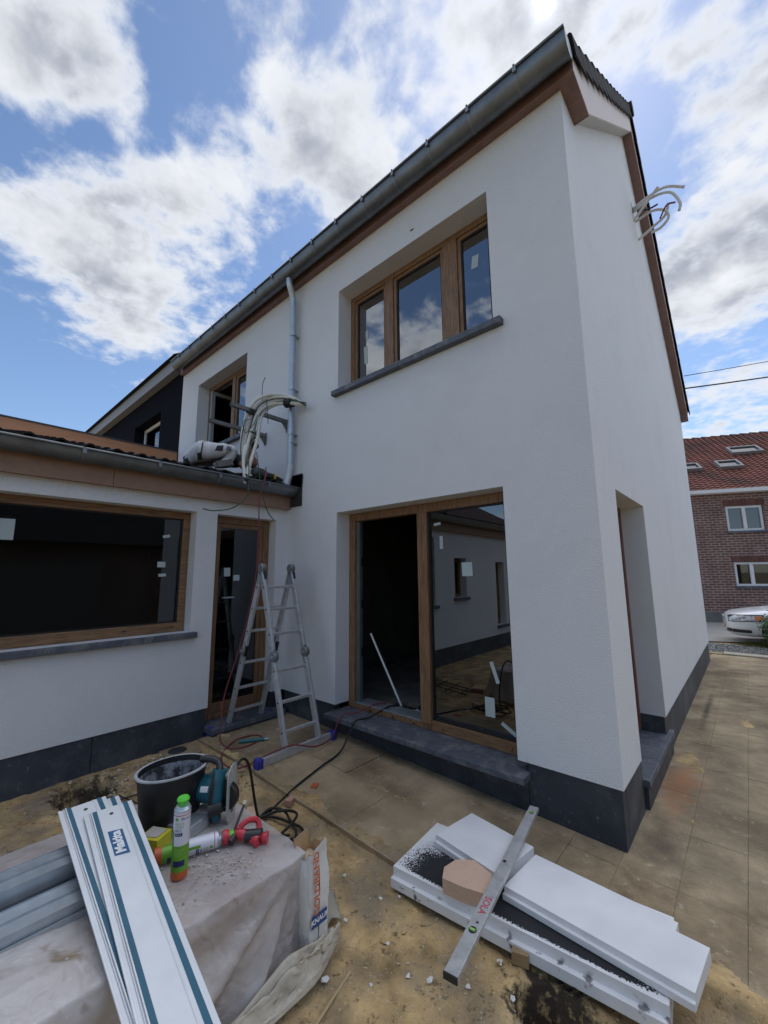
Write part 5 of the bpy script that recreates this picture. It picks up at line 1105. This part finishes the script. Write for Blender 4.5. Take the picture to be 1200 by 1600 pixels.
M_eps=eps_mat('white_foam',False); M_epsb=eps_mat('sprayed_foam',True)
def board(name,label,poly,z0,z1,m,loc,rz,lip):
    """poly in local xy; near side carries a lower rebate"""
    t=thing(name,label,'insulation board',loc,'insulation boards by the house corner',(0,0,rz))
    MB().prism([(x,y,z0+(z1-z0)*.5 if False else z0) for x,y in poly],(0,0,z1-z0)).build('slab',m,t,bevel=.002,local=True)
    (x0,y0),(x1,y1)=poly[0],poly[1]
    MB().prism([(x0,y0+.001,z0+.001),(x1,y1+.001,z0+.001),(x1,y1-lip,z0+.001),(x0,y0-lip,z0+.001)],(0,0,(z1-z0)*.52)).build('rebate',m,t,bevel=.003,local=True)
board('insulation_board','long bottom insulation board sprayed black on top',[(-.615,-.225),(.615,-.225),(.615,.255),(-.615,.255)],-.045,.045,M_epsb,(-.31,-.818,.052),R(4.7),.026)
board('insulation_board','short white insulation offcut at the left end of the upper layer',[(-.215,-.165),(.215,-.165),(.215,.165),(-.215,.165)],-.029,.029,M_eps,(-.585,-.675,.128),R(-9),.018)
board('insulation_board','long white insulation board with a notched corner on top',[(-.375,-.165),(.375,-.165),(.39,.10),(.275,.10),(.275,.158),(-.36,.158)],-.0265,.0265,M_eps,(.032,-.765,.125),R(-2.8),.018)
blk=thing('clay_block','beige block with chamfered corners on the black-sprayed board','block',(-.5,-.99,.10))
pol=[(-.593,-1.083),(-.628,-1.013),(-.613,-.925),(-.537,-.865),(-.420,-.90),(-.39,-.96),(-.386,-1.04),(-.49,-1.07)]
MB().prism([(x,y,.0985) for x,y in pol],(0,0,.068)).build('block_body',mat('beige_clay',(.56,.385,.28),.9,0,.06,12,.4,90,specks=(((.36,.23,.16),70,.66,.72),)),blk,bevel=.0015)
# spirit level
lv=thing('spirit_level','aluminium spirit level with red lettering lying across the boards','spirit level',(-.36,-.9,.21))
f0,n0=Vector((-.472,-.215,.180)),Vector((-.277,-1.505,.183)); d=(n0-f0).normalized(); sd=d.cross(Vector((0,0,1))).normalized(); nn=sd.cross(d)
M_lvl=mat('level_aluminium',(.56,.56,.55),.45,.5,.1,14,c2=(.42,.42,.41),c2scale=12)
MB().bar(f0,n0,.055,.022).build('profile',M_lvl,lv,bevel=.0015)
MB().bar(n0-d*.0005,n0+d*.006,.056,.023).build('end_cap',M_black,lv); MB().bar(f0-d*.006,f0+d*.0005,.056,.023).build('end_cap',M_black,lv)
Lq=lambda x,y,h=.0118:f0+d*x+sd*y+nn*h
for (x,r) in ((1.08,.017),(.08,.015)):
    m=MB(); m.add([Lq(x+r*1.1*math.cos(k*PI/8),r*math.sin(k*PI/8)) for k in range(16)],[tuple(range(16))]); vw=m.build('vial_window',M_black,lv,fixn=False)
    MB().tube([Lq(x,-.012,.0115),Lq(x,.012,.0115)],.006,8).build('vial',mat('vial_green',(.25,.5,.08),.2),vw)
m=MB(); m.add([Lq(.60+.010*math.cos(k*PI/5),.01+.010*math.sin(k*PI/5)) for k in range(10)],[tuple(range(10))]); m.build('vial_window',M_black,lv,fixn=False)
m=MB(); m.add([Lq(1.035+.006*math.cos(k*PI/5),-.004+.006*math.sin(k*PI/5)) for k in range(10)],[tuple(range(10))]); m.build('hang_hole',M_black,lv,fixn=False)
sgn=1 if (sd.cross(d)).dot(Vector((0,0,1)))<0 else -1
MB().text('SOLA',.045,lambda x,y:Lq(.93+x,sgn*y,.0119),bold=.0006).build('lettering',mat('red_print',(.48,.06,.09),.6),lv,fixn=False)

# ------------------------------------------------------------------ small things on the ground
M_ply=mat('pale_wood',(.56,.38,.26),.8,0,.12,10,.2,40)
def chip(name,label,cat,c,w,l,h,rz,m,tilt=0,group=None):
    z=max(dirt_z(c[0],c[1]),slab_z(c[0]) if in_patio(c[0],c[1]) else -9)
    o=MB().prism([(-w/2,-l/2,0),(w/2,-l/2*.9,0),(w/2*.92,l/2,0),(-w/2,l/2*.94,0)],(0,0,h)).build(name,m,bevel=.002)
    o.location=(c[0],c[1],z+.001); o.rotation_euler=(tilt,0,rz); return tag(o,label,cat,group)
chip('wood_offcut','pale flat wood strip between the ladder foot and the bucket','wood offcut',(-2.60,-1.02),.045,.15,.012,R(-35),M_ply)
chip('wood_offcut','small pale wood scrap under the ladder','wood offcut',(-3.02,-.36),.035,.10,.02,R(-70),M_ply)
chip('wood_wedge','thin pale wood wedge by the far ladder foot','wood offcut',(-3.33,-.80),.05,.13,.012,R(-60),M_ply)
chip('brick_shard','pinkish brick shard beside the black cable','brick piece',(-1.93,-1.02),.05,.08,.04,R(20),mat('pink_brick',(.42,.25,.19),.9,0,.15,12,.3,60))
chip('brick_shard','cream brick shard behind the circular saw','brick piece',(-1.98,-1.30),.07,.10,.05,R(50),M_ply,.3)
chip('brick_shard','cream brick shard between the saw and the coil','brick piece',(-1.80,-1.46),.07,.11,.05,R(-20),M_ply,.4)
chip('brick_shard','reddish brick piece behind the bucket','brick piece',(-2.28,-1.86),.08,.20,.05,R(70),mat('red_brick_bit',(.36,.20,.14),.9,0,.2,9,.3,60))
chip('orange_scrap','small torn orange scrap lying on the patio','scrap',(-1.93,-.80),.05,.07,.008,R(30),mat('orange_scrap',(.48,.11,.04),.7))
chip('wood_block','small brown wood block under the edge of the bottom board','wood offcut',(-.21,-1.06),.07,.055,.05,R(15),mat('brown_wood',(.30,.20,.10),.8,0,.2,14))
st_=MB().tube(spline([(-.84,-1.70,.0),(-.75,-1.655,.012),(-.655,-1.60,.008)],6),.006,6); 
tag(MB().tube(spline([(-.70,-1.79,dirt_z(-.7,-1.79)+.008),(-.72,-1.68,dirt_z(-.72,-1.68)+.012),(-.74,-1.57,dirt_z(-.74,-1.57)+.008)],6),.005,6).build('stick',mat('dry_stick',(.46,.36,.2),.9)),'thin dry stick lying on the dirt beside the tarp','stick')
dc=thing('drain_cover','round dark drain cover set in concrete by the wing wall','drain',(-3.38,-1.22,.07))
MB().box((-3.50,-1.34,.0),(-3.22,-1.06,.082)).build('concrete_surround',M_slab,dc,bevel=.01); MB().lathe([(0,.0),(.075,.0),(.08,-.004),(.08,-.02)],(-3.38,-1.22,.0865),24).build('lid',M_lead,dc,smooth=True)
rm=thing('steel_mesh','rusty piece of reinforcing mesh half buried behind the bucket','steel mesh',(-2.6,-1.9,.06))
for k in range(3): MB().tube([(-2.95+.02*k,-1.95+.13*k,.075),(-2.25,-1.80+.13*k,.082)],.006,6).build('rod',mat('rusty_steel',(.07,.045,.032),.8,.3,.3,20),rm)
for k in range(3): MB().tube([(-2.85+.22*k,-2.05,.085),(-2.78+.22*k,-1.5,.085)],.006,6).build('rod',MATS['rusty_steel'],rm)
# plaster lumps big enough to count
rnd=random.Random(11); M_lump=mat('white_lump',(.66,.64,.60),.9,0,.1,20)
for (x,y,s) in ((-.945,-1.405,.016),(-.80,-1.66,.024),(-.62,-1.76,.022),(-.67,-1.80,.018),(-.84,-1.12,.012),(-.28,-1.12,.018),(-.55,-1.42,.016),(-.33,-1.30,.014),(-.47,-1.37,.02),(-.64,-1.55,.012),(-.9,-1.2,.013),(-1.15,-1.22,.014),(-.72,-1.35,.011),(-.18,-1.22,.016)):
    b=MB(); crumb(b,Vector((0,0,0)),s,rnd,.6); o=b.build('plaster_lump',M_lump); o.location=(x,y,dirt_z(x,y)+s*.35); tag(o,'small white plaster lump lying on the brown dirt','plaster lump','white plaster lumps scattered on the dirt')
# scattered grit
gm=MB(); cm=MB(); rnd=random.Random(4)
for i in range(9000):
    x=rnd.uniform(-3.5,.9); y=rnd.uniform(-2.9,-.55)
    if -1.96<x<-.9 and y<-1.66: continue
    ip=in_patio(x,y)
    if ip and rnd.random()<.86: continue
    z=slab_z(x) if ip else dirt_z(x,y); s=rnd.choice((.002,.002,.003,.003,.004,.004,.005,.007 if not ip else .003))*rnd.uniform(.8,1.3)
    vs=[Vector((rnd.uniform(-1,1),rnd.uniform(-1,1),rnd.uniform(-.6,.6))).normalized()*s for _ in range(4)]
    gm.add([Vector((x,y,z+s*.35))+v for v in vs],[(0,1,2),(0,2,3),(0,3,1),(1,3,2)])
for i in range(1500):   # rubble strip by the wing
    x=rnd.uniform(-3.45,-2.3); y=rnd.uniform(-2.0,-1.05); s=rnd.uniform(.005,.02)
    vs=[Vector((rnd.uniform(-1,1),rnd.uniform(-1,1),rnd.uniform(-.6,.6))).normalized()*s for _ in range(4)]
    gm.add([Vector((x,y,dirt_z(x,y)+s*.3))+v for v in vs],[(0,1,2),(0,2,3),(0,3,1),(1,3,2)])
for i in range(900):
    x=rnd.uniform(-3.4,.8); y=rnd.uniform(-2.6,-.7)
    if (-1.98<x<-.78 and y<-1.5) or in_patio(x,y) or fbm(x*2.5,y*2.5,6)<-.05: continue
    crumb(cm,Vector((x,y,dirt_z(x,y)+.002)),rnd.choice((.008,.010,.014,.018,.024))*rnd.uniform(.7,1.2),rnd,.6)
struct(cm.build('soil_clods',M_dirt),'stuff')
struct(gm.build('grit',mat('grit',(.42,.35,.26),.95,0,.55,45,c2=(.62,.59,.53),c2lo=.56,c2hi=.62,c2scale=40)),'stuff')
# inside the door
bp_=thing('broom','white-handled broom leaning inside the sliding door','broom',(-2.36,.6,.25)); MB().tube([(-2.475,.40,1.02),(-2.13,.50,.30)],.011,8).build('handle',M_white,bp_,smooth=True); MB().box((-2.24,.44,.242),(-2.02,.54,.31)).build('brush_head',M_black,bp_,bevel=.01)
tag(MB().grid(lambda u,v:Vector((-2.12+.30*u,.36+.2*v,.255+.05*abs(fbm(u*4,v*4,2))+.02)),16,12).build('plastic_wrapper',mat('blue_wrapper',(.38,.42,.52),.4,0,.2,14),smooth='all',fixn=False),'crumpled pale plastic wrapper on the floor inside the door','wrapper')
cable('floor_cable',[(-2.2,.5,.25),(-2.0,.75,.252),(-1.7,.7,.252),(-1.75,.45,.252),(-1.95,.42,.252),(-2.1,.9,.252),(-1.8,1.2,.252)],.007,M_rubber,'black cable curled on the floor inside the open door')
